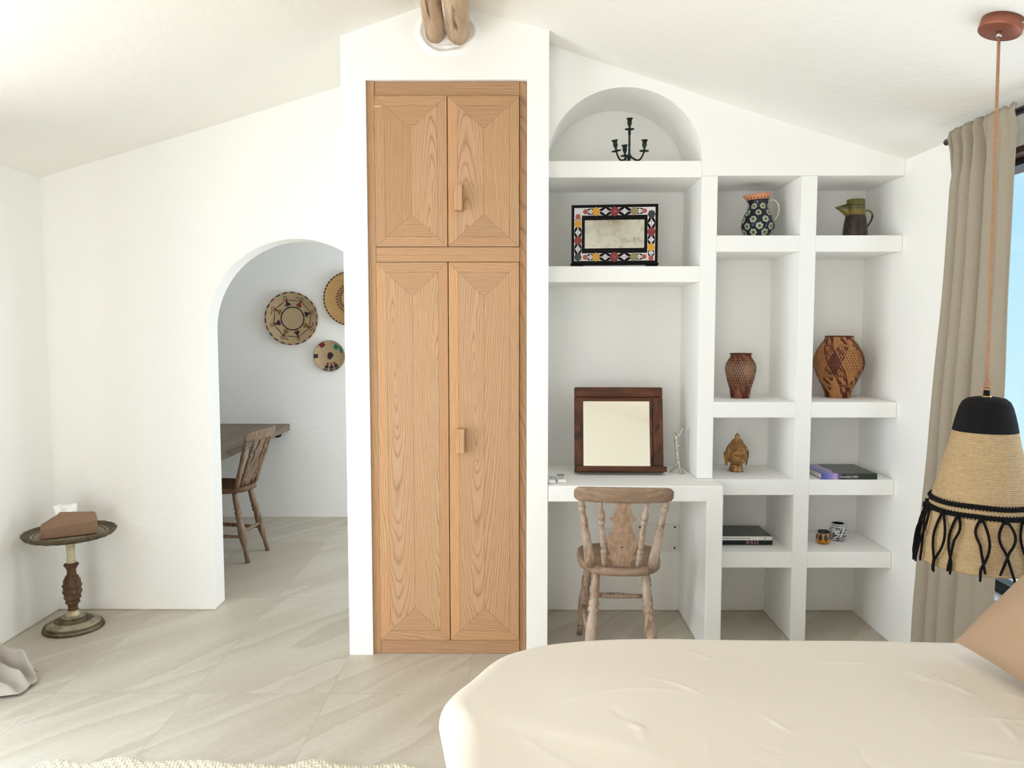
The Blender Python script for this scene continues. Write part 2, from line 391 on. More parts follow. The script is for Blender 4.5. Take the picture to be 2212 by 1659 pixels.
# ------------------------------------------------------------------ plaster shelving and desk
sh = thing('plaster_shelving', 'white plaster built-in shelving with two columns of open compartments beside a tall desk recess', 'shelving', (XCR, YS, 0))
e = .0015
def slab(name, x0, x1, y0, y1, z0, z1, root, bev=.0025):
    return MB().box(x0, x1, y0, y1, z0, z1).build(name, PL, root, world=True, bevel=bev, seg=3)
yb = YB - e
slab('shelf', XCR + e, D1, YS, yb, 2.121, 2.1938, sh); slab('shelf', XCR + e, D1, YS, yb, 1.6573, 1.7287, sh)
for z0, z1 in ((1.7924, 1.8652), (1.0443, 1.1158), (.6869, .7591), (.3471, .421)):
    slab('shelf', D2 if z0 > .7 else .9095, D3, YS, yb, z0, z1, sh); slab('shelf', D4, XR - e, YS, yb, z0, z1, sh)
slab('divider', D1, D2, YS, yb, .7637, 2.1275, sh); slab('divider', D3, D4, YS, yb, .001, 2.1275, sh)
b = MB().prism([(XCR + e, .691), (XCR + e, .7622), (.9075, .7622), (.9075, .001), (.835, .001), (.835, .691)], YC, yb, 'y')
tag(b.build('plaster_desk', PL, bevel=.006, seg=3, fix=True), 'white plaster built-in desk top on one side panel beside the wardrobe wall', 'desk')

# ------------------------------------------------------------------ wardrobe
wd = thing('wardrobe', 'tall oak wardrobe with four mitred panel doors set in the white wall', 'wardrobe', (-.296, 3.362, 0))
def board(b, poly, y, t, vert, tone, uoff, voff=0.0):
    """one board of a door: a convex polygon in x,z pulled in a hair so the joints read"""
    n = len(poly); cx = sum(p[0] for p in poly) / n; cz = sum(p[1] for p in poly) / n
    area = sum(poly[i][0] * poly[(i + 1) % n][1] - poly[(i + 1) % n][0] * poly[i][1] for i in range(n))
    if area < 0: poly = poly[::-1]
    g_ = .00045; q = []
    for i in range(n):
        p0, p1, p2 = [Vector(poly[(i + k) % n]) for k in (-1, 0, 1)]
        e1 = (p1 - p0).normalized(); e2 = (p2 - p1).normalized()
        n1 = Vector((-e1.y, e1.x)); n2 = Vector((-e2.y, e2.x)); m = (n1 + n2); m = m / max(.3, m.length_squared / 2) / 1.0
        q.append(p1 + m * g_ * .5 * 2)
    F = [(p.x, y, p.y) for p in q]; Bk = [(p.x, y + t, p.y) for p in q]
    uvp = lambda p: ((p[0] - cx) + uoff, (p[2] - poly[0][1]) + voff) if vert else ((p[2] - cz) + uoff, (p[0] - cx) + voff)
    k = len(q); fs = [tuple(range(k))] + [(i, k + i, k + (i + 1) % k, (i + 1) % k) for i in range(k)]
    us = [[uvp(p) for p in F]] + [[uvp((F + Bk)[j]) for j in f] for f in fs[1:]]
    b.add(F + Bk, fs, 0, False, us, tone)
def rail(name, x0, x1, z0, z1, vert, tone, uoff, parent, y=3.364, t=.03):
    b = MB(); board(b, [(x0, z0), (x1, z0), (x1, z1), (x0, z1)], y, t, vert, tone, uoff, random.random() * 3)
    return b.build(name, OAK, parent, world=True)
T = lambda r, g_=None, b_=None: (r, g_ if g_ else r, b_ if b_ else r, 1)
rail('stile', XO1 + .001, -.6045, .001, ZT - .001, True, T(1.0, .95, .88), .35, wd)
rail('stile', .0145, XO2 - .001, .001, ZT - .001, True, T(.86, .8, .75), .05, wd, 3.372)
rail('rail', -.604, .014, 2.4345, ZT - .001, False, T(.86, .82, .78), .3, wd, 3.368)
rail('rail', -.604, .014, 1.736, 1.7995, False, T(1.02, .96, .9), .42, wd)
rail('rail', -.604, .014, .001, .0625, False, T(.9, .84, .82), .5, wd)
b = MB().box(XO1 + .002, XO2 - .002, 3.40, 3.44, .002, ZT - .002); b.build('backing', plain('dark_gap', S(52, 30, 18), .8), wd, world=True)
def door(x0, x1, z0, z1, parent, strips, us):
    y, t = 3.3585, .022; b = MB(); a = .136 if z1 - z0 < 1 else .148; cx = (x0 + x1) / 2
    zt, zb_ = z1 - a, z0 + a; hw = (x1 - x0) / 2; s, tn = strips; ow = .042
    # outer strips and inner boards, left and right
    for sgn, xe in ((1, x0), (-1, x1)):
        ox = xe + sgn * ow; k = ow / hw * a
        tone_o = tn[0] if sgn > 0 else tn[1]
        board(b, [(xe, z0), (ox, z0 + k), (ox, z1 - k), (xe, z1)], y, t, True, tone_o, .4 + random.random() * .3, random.random() * 2)
        board(b, [(ox, z0 + k), (cx, zb_), (cx, zt), (ox, z1 - k)], y, t, True, tn[2] if sgn > 0 else tn[3], us[0] if sgn > 0 else us[1], us[2] if sgn > 0 else us[3])
    # top and bottom wedges
    for z, zi, sg in ((z1, zt, -1), (z0, zb_, 1)):
        k = ow * 1.0; zz = z + sg * k; f = k / a
        board(b, [(x0, z), (x1, z), (x1 - f * hw, zz), (x0 + f * hw, zz)], y, t, False, tn[4], us[4] if sg < 0 else us[5], random.random() * .6 - .3)
        board(b, [(x0 + f * hw, zz), (x1 - f * hw, zz), (cx, zi)], y, t, False, tn[5], .25, random.random())
    F = [(x0 + .001, y + .0016, z0 + .001), (x1 - .001, y + .0016, z0 + .001), (x1 - .001, y + .0016, z1 - .001), (x0 + .001, y + .0016, z1 - .001)]
    b.add(F, [(0, 1, 2, 3)], 0, False, [[(0, 0), (.3, 0), (.3, 1.6), (0, 1.6)]], T(.5, .44, .38))
    return b.build('door', OAK, parent, world=True)
A = T(1.05, 1.0, .93); B_ = T(.98, .93, .88); Cc = T(1.02, 1.0, 1.0); Dd = T(1.0, .95, .9)
d1 = door(-.6035, -.2955, 1.801, 2.4335, wd, (0, (B_, Dd, T(.94, .88, .8), Cc, Dd, T(.95, .9, .84))), (.3, -.03, 0, .3, .28, .02))
d2 = door(-.2925, .0125, 1.801, 2.4335, wd, (0, (T(1.12, 1.05, .95), B_, Cc, Dd, T(.95, .9, .84), T(.9, .86, .8))), (.015, .33, .2, .1, .3, .4))
d3 = door(-.6035, -.2955, .0645, 1.734, wd, (0, (T(1.15, 1.06, .95), T(1.05, .95, .85), T(1.05, 1.02, 1.02), T(1.06, 1.04, 1.03), Dd, T(.98, .94, .9))), (.02, -.06, -1.6, .15, .015, .03))
d4 = door(-.2925, .0125, .0645, 1.734, wd, (0, (T(1.22, 1.1, .94), T(1.04, .98, .9), T(1.04, 1.01, 1.0), T(1.03, .99, .96), T(1.05, .98, .9), T(.97, .92, .88))), (-.02, .10, -1.45, -.9, .35, .35))
for dd, (x0, x1, z0, z1) in ((d2, (-.264, -.229, 1.949, 2.058)), (d4, (-.259, -.224, .909, 1.016))):
    b = MB(); board(b, [(x0, z0), (x1, z0), (x1, z1), (x0, z1)], 3.318, .0385, True, T(1.12, 1.06, 1.0), .42)
    h = b.build('handle', OAK, dd, world=False, bevel=.002)
    h.location = -Vector(wd.location)

MB().box(-.6035, -.573, 3.354, 3.3584, 2.386, 2.3915).build('hinge_peg', plain('pale_peg', S(216, 182, 138), .5), wd, world=True)

# ------------------------------------------------------------------ logs at the ridge
def log(name, lab, p0, p1, r0, r1, seed):
    b = MB(); n = 44; m = 24
    def fn(u, v):
        t = v; c = Vector(p0).lerp(Vector(p1), t); a = 2 * pi * u
        w = noise.noise(Vector((cos(a) * .8 + seed, sin(a) * .8, t * 7))) * .16 + noise.noise(Vector((cos(a) * 3 + seed, sin(a) * 3, t * 16))) * .05
        r = lerp(r0, r1, min(1, t * 4)) * (1 + w) * (1 + .06 * sin(t * 40 + seed))
        if seed == 1: r *= 1 - .35 * math.exp(-((a - 3.9) / .22) ** 2) * sstep(0.01, .03, t) * (1 - sstep(.1, .2, t))
        return c + Vector((cos(a) * r, 0, sin(a) * r))
    b.grid(fn, m, n, wrap=True)
    k = len(b.v) - m; b.f.append(list(range(m))[::-1]); b.m.append(0); b.s.append(False); b.uv.append(None); b.t.append(None)
    b.f.append([k + i for i in range(m)]); b.m.append(0); b.s.append(False); b.uv.append(None); b.t.append(None)
    return tag(b.build(name, LOGM, fix=True), lab, 'beam', 'rough logs at the ceiling ridge', 'thing')
log('wooden_log', 'rough pale driftwood log with a hollow split, left of the pair under the ridge', (-.338, YC - .002, 2.684), (-.14, Y0 + .05, 2.68), .040, .046, 1)
log('wooden_log', 'thicker smooth pale driftwood log, right of the pair under the ridge', (-.243, YC - .002, 2.682), (-.005, Y0 + .05, 2.655), .048, .05, 5)

# ------------------------------------------------------------------ chairs
def turned(b, p0, p1, prof, n=18, mat=0):
    """prof: list of (t along the axis 0..1, radius)"""
    p0, p1 = Vector(p0), Vector(p1); d = p1 - p0; L = d.length
    M = Matrix.Translation(p0) @ d.to_track_quat('Z', 'Y').to_matrix().to_4x4()
    b.lathe([(r, t * L) for t, r in prof], n, mat, M)
LEG = [(0, .013), (.05, .015), (.16, .018), (.25, .019), (.27, .016), (.28, .02), (.31, .021), (.33, .017), (.345, .021), (.37, .0215), (.385, .017), (.40, .018), (.43, .0195), (.55, .0225), (.68, .021), (.80, .0155), (.86, .0145), (.875, .0165), (.89, .015), (1, .0135)]
FEET = [(1 - t, .0185 + (r - .0185) * 1.5 if .1 < t < .9 else r) for t, r in reversed(LEG)]
SPIN = [(0, .010), (.08, .011), (.2, .0125), (.215, .010), (.235, .0128), (.26, .0128), (.275, .010), (.3, .011), (.42, .0125), (.55, .0115), (.66, .009), (.675, .0125), (.70, .0125), (.715, .009), (.73, .0125), (.80, .0135), (.88, .009), (1, .0085)]
SPIN = [(t, .0108 + (r - .0108) * 1.5) for t, r in SPIN]
POSTT = [(0, .013), (.06, .0145), (.08, .011), (.1, .0145), (.2, .0155), (.3, .0145), (.42, .012), (.6, .0105), (.63, .0145), (.7, .0155), (.76, .0145), (.78, .010), (.80, .0135), (.9, .014), (.93, .010), (1, .010)]
def make_chair(label, loc, rz, wood, railm, splatm, seatm, pierced):
    root = thing('wooden_chair', label, 'chair', loc, rz)
    b = MB(); ol = []
    for k in range(48):
        a = 2 * pi * k / 48; x, y = cos(a), sin(a)
        w = lerp(.150, .188, sstep(-1, .5, y)); e_ = 2 / 3.2
        ol.append((w * math.copysign(abs(x) ** e_, x), .195 * math.copysign(abs(y) ** e_, y)))
    rings = [(1.0, .434), (1.0, .452), (.985, .464), (.93, .466), (.7, .458), (.3, .453)]
    b.grid(lambda u, v: Vector((ol[int(round(u * 48)) % 48][0] * rings[int(round(v * 5))][0], ol[int(round(u * 48)) % 48][1] * rings[int(round(v * 5))][0], rings[int(round(v * 5))][1])), 48, 5, wrap=True)
    b.f += [list(range(48))[::-1], [5 * 48 + i for i in range(48)]]; b.m += [0, 0]; b.s += [False, True]; b.uv += [None] * 2; b.t += [None] * 2
    b.build('seat', seatm, root)
    for sx in (-1, 1):
        b = MB(); turned(b, (sx * .166, .265, 0), (sx * .122, .12, .436), FEET); b.build('leg', wood, root)
        b = MB(); turned(b, (sx * .140, -.225, 0), (sx * .100, -.125, .436), FEET); b.build('leg', wood, root)
    for sx in (-1, 1):
        b = MB(); turned(b, (sx * .150, .213, .165), (sx * .126, -.19, .16), [(0, .008), (.3, .0115), (.5, .0135), (.7, .0115), (1, .008)], 12); b.build('side_stretcher', wood, root)
    b = MB(); turned(b, (-.143, .20, .215), (.143, .20, .215), [(0, .008), (.3, .012), (.5, .0145), (.7, .012), (1, .008)], 12); b.build('front_stretcher', wood, root)
    b = MB(); turned(b, (-.122, -.185, .19), (.122, -.185, .19), [(0, .008), (.3, .0115), (.5, .013), (.7, .0115), (1, .008)], 12)
    if pierced: b.build('rear_stretcher', wood, root)
    # crest rail, bowed in plan, round ended
    zc, hh, W = .789, .034, .198
    def rl(u, v):
        x = lerp(-W, W, u); k = abs(x) / W; h = hh * (1 - max(0, (k - .86) / .14) ** 2 * .75) ** .5 if k < 1 else hh * .5
        h *= 1 - .12 * (k ** 2); a = 2 * pi * v; th = .0135 if k < .93 else .0135 * math.sqrt(max(.08, 1 - ((k - .93) / .07) ** 2))
        ca, sa = cos(a), sin(a); p = .55
        yy = math.copysign(abs(ca) ** p, ca) * th; zz = math.copysign(abs(sa) ** p, sa) * h
        yc = -.290 + .035 * k * k - zz * -.0 ; z0_ = zc + .003 * (1 - k * k)
        return Vector((x, yc + yy - zz * .33, z0_ + zz))
    b = MB(); b.grid(lambda u, v: rl(v, u), 20, 40, wrap=True)
    b.f += [list(range(20)), [40 * 20 + i for i in range(20)][::-1]]; b.m += [0, 0]; b.s += [True, True]; b.uv += [None] * 2; b.t += [None] * 2
    b.build('crest_rail', railm, root, fix=True)
    back = lambda x, z: Vector((x, lerp(-.155, -.272, (z - .46) / .30) + .035 * (x / .198) ** 2 * (z - .46) / .3, z))
    for sx in (-1, 1):
        # outer posts: flat lower half, turned top
        q0, q1 = back(sx * .126, .462), back(sx * .170, .762); qm = q0.lerp(q1, .60)
        b = MB(); ax = (q1 - q0).normalized(); n_ = 8
        for i in range(n_):
            pass
        secs = [(0, .0215, .0125), (.3, .0205, .012), (.8, .0165, .011), (.97, .0145, .0115), (1.0, .013, .0125)]
        vs = []; fs = []
        X = Vector((1, 0, 0)); X = (X - ax * X.dot(ax)).normalized(); Yv = ax.cross(X)
        for t, wx, wy in secs:
            c = q0.lerp(qm, t)
            for k in range(12):
                a = 2 * pi * k / 12; vs.append(c + X * math.copysign(abs(cos(a)) ** .5, cos(a)) * wx + Yv * math.copysign(abs(sin(a)) ** .5, sin(a)) * wy)
        for i in range(4):
            for k in range(12): fs.append((i * 12 + k, i * 12 + (k + 1) % 12, (i + 1) * 12 + (k + 1) % 12, (i + 1) * 12 + k))
        fs += [tuple(range(12))[::-1], tuple(48 + k for k in range(12))]
        b.add(vs, fs, 0, True); turned(b, qm, q1, POSTT[:])
        b.build('post', wood, root)
        b = MB(); turned(b, back(sx * .068, .460), back(sx * .092, .763), SPIN); b.build('spindle', wood, root)
    # splat
    half = [(0, .036), (.08, .038), (.11, .050), (.14, .060), (.155, .060), (.175, .050), (.2, .047), (.25, .055), (.32, .061), (.40, .061), (.48, .053), (.56, .041), (.66, .036), (.70, .042), (.735, .054), (.75, .054), (.77, .041), (.82, .036), (.9, .030), (1, .026)]
    b = MB(); nz = len(half); th = .0055; K = 8
    slots = [(-.017, .3, .62), (0, .24, .62), (.017, .3, .62)] if pierced else []
    vs = []; fs = []
    for fside in (-1, 1):
        for t, hw in half:
            for i in range(K + 1):
                c = back(lerp(-hw, hw, i / K), lerp(.4655, .762, t)); vs.append(c + Vector((0, fside * th, 0)))
    o = nz * (K + 1)
    for j in range(nz - 1):
        for i in range(K):
            a = j * (K + 1) + i; fs.append((a, a + 1, a + K + 2, a + K + 1)); fs.append((o + a, o + a + K + 1, o + a + K + 2, o + a + 1))
        for i in (0, K):
            a = j * (K + 1) + i; fs.append((a, a + K + 1, o + a + K + 1, o + a) if i == 0 else (a, o + a, o + a + K + 1, a + K + 1))
    b.add(vs, fs, 0, False)
    if pierced:
        for x, t0, t1 in slots:
            p = [back(x, lerp(.466, .762, lerp(t0, t1, k / 6))) + Vector((0, -.0055, 0)) for k in range(7)]
            b.tube(p, [.001, .0028, .0034, .0034, .003, .0024, .001], 6, 1, flat=.4, up=(0, 1, 0))
    else:
        c = back(0, .558); b.tube([c + Vector((0, -.0048, 0)), c + Vector((0, -.0062, 0))], [.0042, .0042], 10, 1)
    b.build('splat', [splatm, plain('knot_brown', S(74, 48, 30), .7)], root, fix=True)
    return root
make_chair('weathered wooden kitchen chair with solid vase-shaped splat, tucked under the white desk', (.447, 3.31, 0), R(-4), CH, CHR, CHS, CHR, False)
make_chair('turned wooden chair with slotted splat, seen sideways at the table beyond the arch', (-1.868, 4.86, 0), R(83), CH2, CH2, CH2, m_wood('worn_seat', S(132, 98, 72), S(104, 72, 50), S(66, 42, 28), (8, 60, 60), .5), True)

# ------------------------------------------------------------------ room beyond the arch: table and basket plates
tb = thing('wall_table', 'grey-brown wooden slab table fixed to the far wall beyond the arch', 'table', (-2.4, 5.2, 0))
MB().box(-2.95, -1.733, 4.12, 5.878, .672, .722).build('table_top', TABW, tb, world=True, bevel=.004)
MB().box(-2.9, -1.80, 5.815, 5.878, .625, .6715).build('bracket', BLK, tb, world=True)
b = MB().box(-2.93, -2.86, 4.15, 4.22, .001, .6715); b.build('leg', TABW, tb, world=True)
b = MB().box(-2.93, -2.86, 5.6, 5.67, .001, .6715); b.build('leg', TABW, tb, world=True)

STRAW = m_rope('straw_coil', S(190, 160, 118), S(140, 112, 78), 60); STRAW2 = m_rope('honey_coil', S(186, 146, 92), S(136, 98, 54), 60)
def radial_straw(name, c, c2, c3):
    g = NG(name, .85, 0, .2); P = g.coord(); x, y, z = g.sep(P)
    r = g.math('SQRT', g.math('ADD', g.math('MULTIPLY', x, x), g.math('MULTIPLY', z, z)))
    th = g.math('ARCTAN2', z, x)
    s_ = g.math('SINE', g.math('MULTIPLY', r, 2 * pi / .0075)); t_ = g.math('SINE', g.math('MULTIPLY', th, 130.0)); n = g.noise(P, 40, 3)
    h = g.math('ADD', g.math('MULTIPLY', s_, .7), g.math('MULTIPLY', t_, .15))
    k = g.math('ADD', g.math('MULTIPLY', g.math('ADD', h, 1.0), .35), g.math('MULTIPLY', n, .3))
    g.color(g.ramp(k, [(.1, c2), (.5, c), (.9, c3)])); return g.bump(h, .5, .004).m
RS1 = radial_straw('pale_straw', S(196, 170, 132), S(158, 130, 96), S(206, 182, 146))
RS2 = radial_straw('honey_straw', S(186, 148, 96), S(132, 98, 56), S(200, 166, 114))
NAVY = plain('dark_raffia', S(40, 30, 40), .85); RED = plain('red_raffia', S(126, 40, 34), .85); OLIVE = plain('olive_raffia', S(122, 98, 42), .85)
MAROON = plain('maroon_raffia', S(104, 34, 40), .85); TEAL = plain('teal_raffia', S(34, 118, 106), .85); GREY = plain('slate_raffia', S(92, 88, 96), .85)
def plate(name, label, x, z, r, depth, mats, deco):
    root = thing(name, label, 'basket', (x, 5.878, z), 0, 'round woven baskets on the wall beyond the arch')
    prof = [(.30, .25), (.32, .25), (.6, .32), (.85, .6), (.97, .9), (1.0, .98), (1.0, .86), (.9, .5), (.6, .08), (.3, .0)]
    b = MB(); M = Matrix.Rotation(R(90), 4, 'X')
    # dish opens towards the room (-y)
    pr = [(0.001, .06)] + [(.3, .06), (.6, .16), (.82, .45), (.94, .8), (1.0, 1.0), (1.0, .9), (.93, .6), (.8, .25), (.55, .02), (.3, 0.0), (.001, 0.0)]
    b.lathe([(a * r, c * depth) for a, c in pr], 64, 0, M)
    yof = lambda q: -depth * (.06 if q < .3 else lerp(.06, .16, (q - .3) / .3) if q < .6 else lerp(.16, .45, (q - .6) / .22) if q < .82 else lerp(.45, .8, (q - .82) / .12) if q < .94 else lerp(.8, 1, (q - .94) / .06)) - .0015
    def put(pts, mi):   # pts in polar (q, angle) -> a thin raffia patch lying on the dish
        vs = [Vector((r * q * cos(a), yof(q), r * q * sin(a))) for q, a in pts]; n = len(vs)
        b.add(vs, [tuple(range(n))], mi)
    deco(b, put, r); b.build('dish', mats, root)
    return root
def ringseg(put, q0, q1, a0, a1, mi, n=8, sh=0.0):
    for k in range(n):
        t0, t1 = lerp(a0, a1, k / n), lerp(a0, a1, (k + 1) / n); put([(q0, t0), (q1, t0 + sh), (q1, t1 + sh), (q0, t1)], mi)
def xyq(cx, cy): return (math.hypot(cx, cy), math.atan2(cy, cx))
def deco1(b, put, r):
    for k in range(40): ringseg(put, .41, .45, 2 * pi * k / 40, 2 * pi * (k + 1) / 40, 1, 1)
    for k in range(22): ringseg(put, .955, 1.0, 2 * pi * k / 22, 2 * pi * (k + .55) / 22, 1 if k % 4 else 2, 2)
    for k in range(8):
        a = 2 * pi * k / 8 + .3; mi = [1, 2, 1, 3, 1, 3, 1, 3][k]; rad = lambda q, t: (q, a + t / max(q, .2))
        for lx in (-.035, .03): put([rad(.45, lx), rad(.45, lx + .022), rad(.55, lx + .022), rad(.55, lx)], 1)          # legs
        put([rad(.52, -.12), rad(.52, .12), rad(.66, .03), rad(.66, -.03)], mi)                                        # skirt
        put([rad(.66, -.035), rad(.66, .035), rad(.72, .03), rad(.72, -.03)], 2)                                        # chest
        for i in range(10):                                                                                             # head ring
            t0, t1 = 2 * pi * i / 10, 2 * pi * (i + 1) / 10
            P_ = lambda q, t: rad(.80 + q * cos(t), q * sin(t)); put([P_(.045, t0), P_(.068, t0), P_(.068, t1), P_(.045, t1)], 1)
        for i in range(6):                                                                                              # joined arms
            t0, t1 = i / 6, (i + 1) / 6; s_ = 2 * pi / 8; q0 = .71 + .012 * (i % 2) - .05 * sin(pi * t0); q1 = .71 + .012 * ((i + 1) % 2) - .05 * sin(pi * t1)
            put([(q0, a + s_ * t0), (q0 + .024, a + s_ * t0), (q1 + .024, a + s_ * t1), (q1, a + s_ * t1)], 2 if i < 2 else 1)
        if k % 2:
            for i in range(4): put([rad(.80 - .02 * (i % 2), .09 + i * .035), rad(.825 - .02 * (i % 2), .09 + i * .035), rad(.825 - .02 * ((i + 1) % 2), .125 + i * .035), rad(.80 - .02 * ((i + 1) % 2), .125 + i * .035)], 1)
plate('wall_basket', 'straw wall basket with a ring of dancing figures, leftmost beyond the arch', -1.694, 1.525, .2, .045, [RS1, NAVY, RED, OLIVE], deco1)
def deco2(b, put, r):
    for k in range(44): ringseg(put, .955, 1.0, 2 * pi * k / 46, 2 * pi * (k + .55) / 46, 1, 2)
    for k in range(32):
        ringseg(put, .38, .47, 2 * pi * k / 32, 2 * pi * (k + .5) / 32, 1, 1, .09); ringseg(put, .49, .58, 2 * pi * k / 32 + .12, 2 * pi * (k + .5) / 32 + .12, 2, 1, .09)
plate('wall_basket', 'honey straw wall basket with slanted dark dashes, half hidden by the wardrobe wall', -1.243, 1.674, .205, .05, [RS2, NAVY, MAROON], deco2)
def deco3(b, put, r):
    ringseg(put, .001, .17, 0, 2 * pi, 2, 16); ringseg(put, .17, .23, 0, 2.2, 2, 6); ringseg(put, .17, .23, 3.6, 5, 1, 6)
    for a0, a1, q0, q1, mi in ((1.95, 2.35, .70, .97, 1), (3.0, 3.3, .75, .98, 2), (.25, .62, .72, .9, 3), (.75, 1.15, .55, .85, 3), (.62, .75, .84, .92, 3)): ringseg(put, q0, q1, a0, a1, mi, 5)
    for k in range(3):
        a = 4.3 + k * .42; ringseg(put, .45, .6, a, a + .22, 1, 3); ringseg(put, .63, .80, a - .03, a + .28, 2, 4); ringseg(put, .82, .97, a - .03, a + .28, 4, 4)
plate('wall_basket', 'small straw wall basket with teal and maroon patches, lowest of the three beyond the arch', -1.415, 1.242, .119, .035, [RS1, MAROON, NAVY, TEAL, GREY], deco3)

# ------------------------------------------------------------------ arched niche: candelabra
IRON = NG('green_iron', .55, .6, .4); n_ = IRON.noise(IRON.coord(), 60, 4); IRON.color(IRON.ramp(n_, [(.35, S(22, 28, 24)), (.6, S(44, 66, 54)), (.75, S(74, 60, 40))])); IRON = IRON.m
cd = thing('candelabra', 'dark green iron four-cup candelabra in the arched niche', 'candelabra', (.527, 3.68, 2.1943))
CUP = [(.002, 0), (.005, .004), (.004, .010), (.0075, .020), (.0105, .027), (.011, .032), (.0095, .036), (.011, .046), (.0165, .051), (.0155, .0515), (.009, .046), (.0085, .034), (.001, .033)]
def cup(x, y, z, tilt=0):
    Mx = Matrix.Translation((x, y, z)) @ Matrix.Rotation(tilt, 4, 'Y')
    MB().lathe(CUP, 20, 0, Mx).build('cup', IRON, cd)
    MB().lathe([(.001, -.0016), (.012, -.001), (.022, .001), (.0225, .0028), (.012, .0012), (.001, .001)], 24, 0, Mx).build('drip_pan', IRON, cd)
b = MB().lathe([(.045, .001), (.045, .005), (.02, .012), (.008, .02), (.0055, .03), (.0055, .045), (.011, .05), (.011, .06), (.0052, .066), (.0048, .155), (.0075, .157), (.0065, .165), (.0065, .172), (.004, .178)], 20); b.build('stem', IRON, cd)
cup(0, 0, .178)
for ang, tl in ((R(205), R(-9)), (R(-25), R(2)), (R(98), R(-3))):
    x, y = .071 * cos(ang), .071 * sin(ang); pts = []
    for k in range(13):
        t = k / 12; pts.append((x * (t ** .7), y * (t ** .7), .056 - .032 * sin(pi * t * .8) + .034 * t * t))
    MB().tube(pts, [.0042] * 12 + [.0036], 10).build('arm', IRON, cd); cup(x, y, pts[-1][2] + .001, tl)

# ------------------------------------------------------------------ inlaid mirror on the second shelf
im = thing('inlaid_mirror', 'small black mirror framed with coloured stone flower inlay on the second shelf', 'mirror', (.455, 3.63, 1.7295), R(-6))
W2, H0, H1 = .199, .022, .292
b = MB()
for (x0, x1, z0, z1) in ((-W2, W2, H1 - .07, H1), (-W2, W2, H0, H0 + .07), (-W2, -W2 + .062, H0 + .07, H1 - .07), (W2 - .062, W2, H0 + .07, H1 - .07)): b.box(x0, x1, 0, .018, z0, z1)
b.box(-W2 - .004, W2 + .004, -.008, .02, H0 - .008, H0)
b.build('frame', BLK, im, bevel=.0015)
for sx in (-1, 1):
    b = MB(); b.prism([(sx * W2, .001), (sx * W2, H0 - .008), (sx * (W2 - .055), H0 - .008), (sx * (W2 - .053), .008), (sx * (W2 - .06), .001)], -.004, .03, 'y'); b.build('foot', BLK, im, fix=True)
g = NG('antique_silver', .08, 1, .5); P_ = g.coord()
n1 = g.noise(P_, 22, 6, .7, .8); n2 = g.noise(P_, 90, 5, .7)
k = g.math('ADD', g.math('MULTIPLY', g.ramp(n1, [(.50, (0, 0, 0, 1)), (.72, (1, 1, 1, 1))]), .8), g.math('MULTIPLY', g.ramp(n2, [(.56, (0, 0, 0, 1)), (.75, (1, 1, 1, 1))]), .6))
g.color(g.mix(k, S(214, 214, 204), S(78, 74, 60))); g.set(g.b.inputs['Roughness'], g.math('ADD', g.math('MULTIPLY', k, .4), .06)); OLDM = g.m
MB().box(-.139, .139, .004, .012, H0 + .062, H1 - .064).build('glass', OLDM, im)
MARB = plain('white_marble', S(214, 210, 212), .3); GLD = plain('yellow_stone', S(206, 150, 32), .35); RDS = plain('red_stone', S(128, 26, 28), .35); COR = plain('coral_stone', S(164, 74, 58), .35)
GRN = plain('dark_green_stone', S(26, 38, 28), .35); TAN = plain('tan_stone', S(140, 126, 84), .35)
b = MB(); y0 = -.0008
def flat(pts, mi, y): b.add([(x, y, z) for x, z in pts], [tuple(range(len(pts)))], mi)
zi0, zi1 = H0 + .012, H1 - .014; xi = W2 - .013; bw = .035
for (x0, x1, z0, z1) in ((-xi, xi, zi1 - bw, zi1), (-xi, xi, zi0, zi0 + bw), (-xi, -xi + bw, zi0 + bw, zi1 - bw), (xi - bw, xi, zi0 + bw, zi1 - bw)): flat([(x0, z0), (x1, z0), (x1, z1), (x0, z1)], 0, y0)
def flower(cx, cz, r, mi, n=8, core=None):
    for k in range(n):
        a = 2 * pi * k / n; c = (cx + r * .66 * cos(a), cz + r * .66 * sin(a))
        flat([(c[0] + r * .36 * cos(2 * pi * i / 8), c[1] + r * .48 * sin(2 * pi * i / 8)) for i in range(8)], mi, y0 - .0008 - k * .00003)
    flat([(cx + r * .62 * cos(2 * pi * i / 12), cz + r * .62 * sin(2 * pi * i / 12)) for i in range(12)], mi, y0 - .0012)
    flat([(cx + r * .3 * cos(2 * pi * i / 8), cz + r * .3 * sin(2 * pi * i / 8)) for i in range(8)], core if core is not None else mi, y0 - .0014)
def leaf(cx, cz, L, ang, mi=6, w=.30):
    pts = []
    for i in range(9): t = i / 8; pts.append((t - .5, w * sin(pi * t) * .5))
    for i in range(7, 0, -1): t = i / 8; pts.append((t - .5, -w * sin(pi * t) * .5))
    flat([(cx + L * (p[0] * cos(ang) - p[1] * sin(ang)), cz + L * (p[0] * sin(ang) + p[1] * cos(ang))) for p in pts], mi, y0 - .0006)
def spray(x0, z0, x1, z1):   # stem between two blooms with four leaves
    dx, dz = x1 - x0, z1 - z0; L = math.hypot(dx, dz); a = math.atan2(dz, dx); px, pz = -sin(a), cos(a)
    flat([(x0 + px * .0008, z0 + pz * .0008), (x1 + px * .0008, z1 + pz * .0008), (x1 - px * .0008, z1 - pz * .0008), (x0 - px * .0008, z0 - pz * .0008)], 4, y0 - .0004)
    for t, s_ in ((.32, 1), (.32, -1), (.70, 1), (.70, -1)):
        leaf(x0 + dx * t + px * s_ * .0095, z0 + dz * t + pz * s_ * .0095, L * .47, a + s_ * (.42 if t < .5 else -.42))
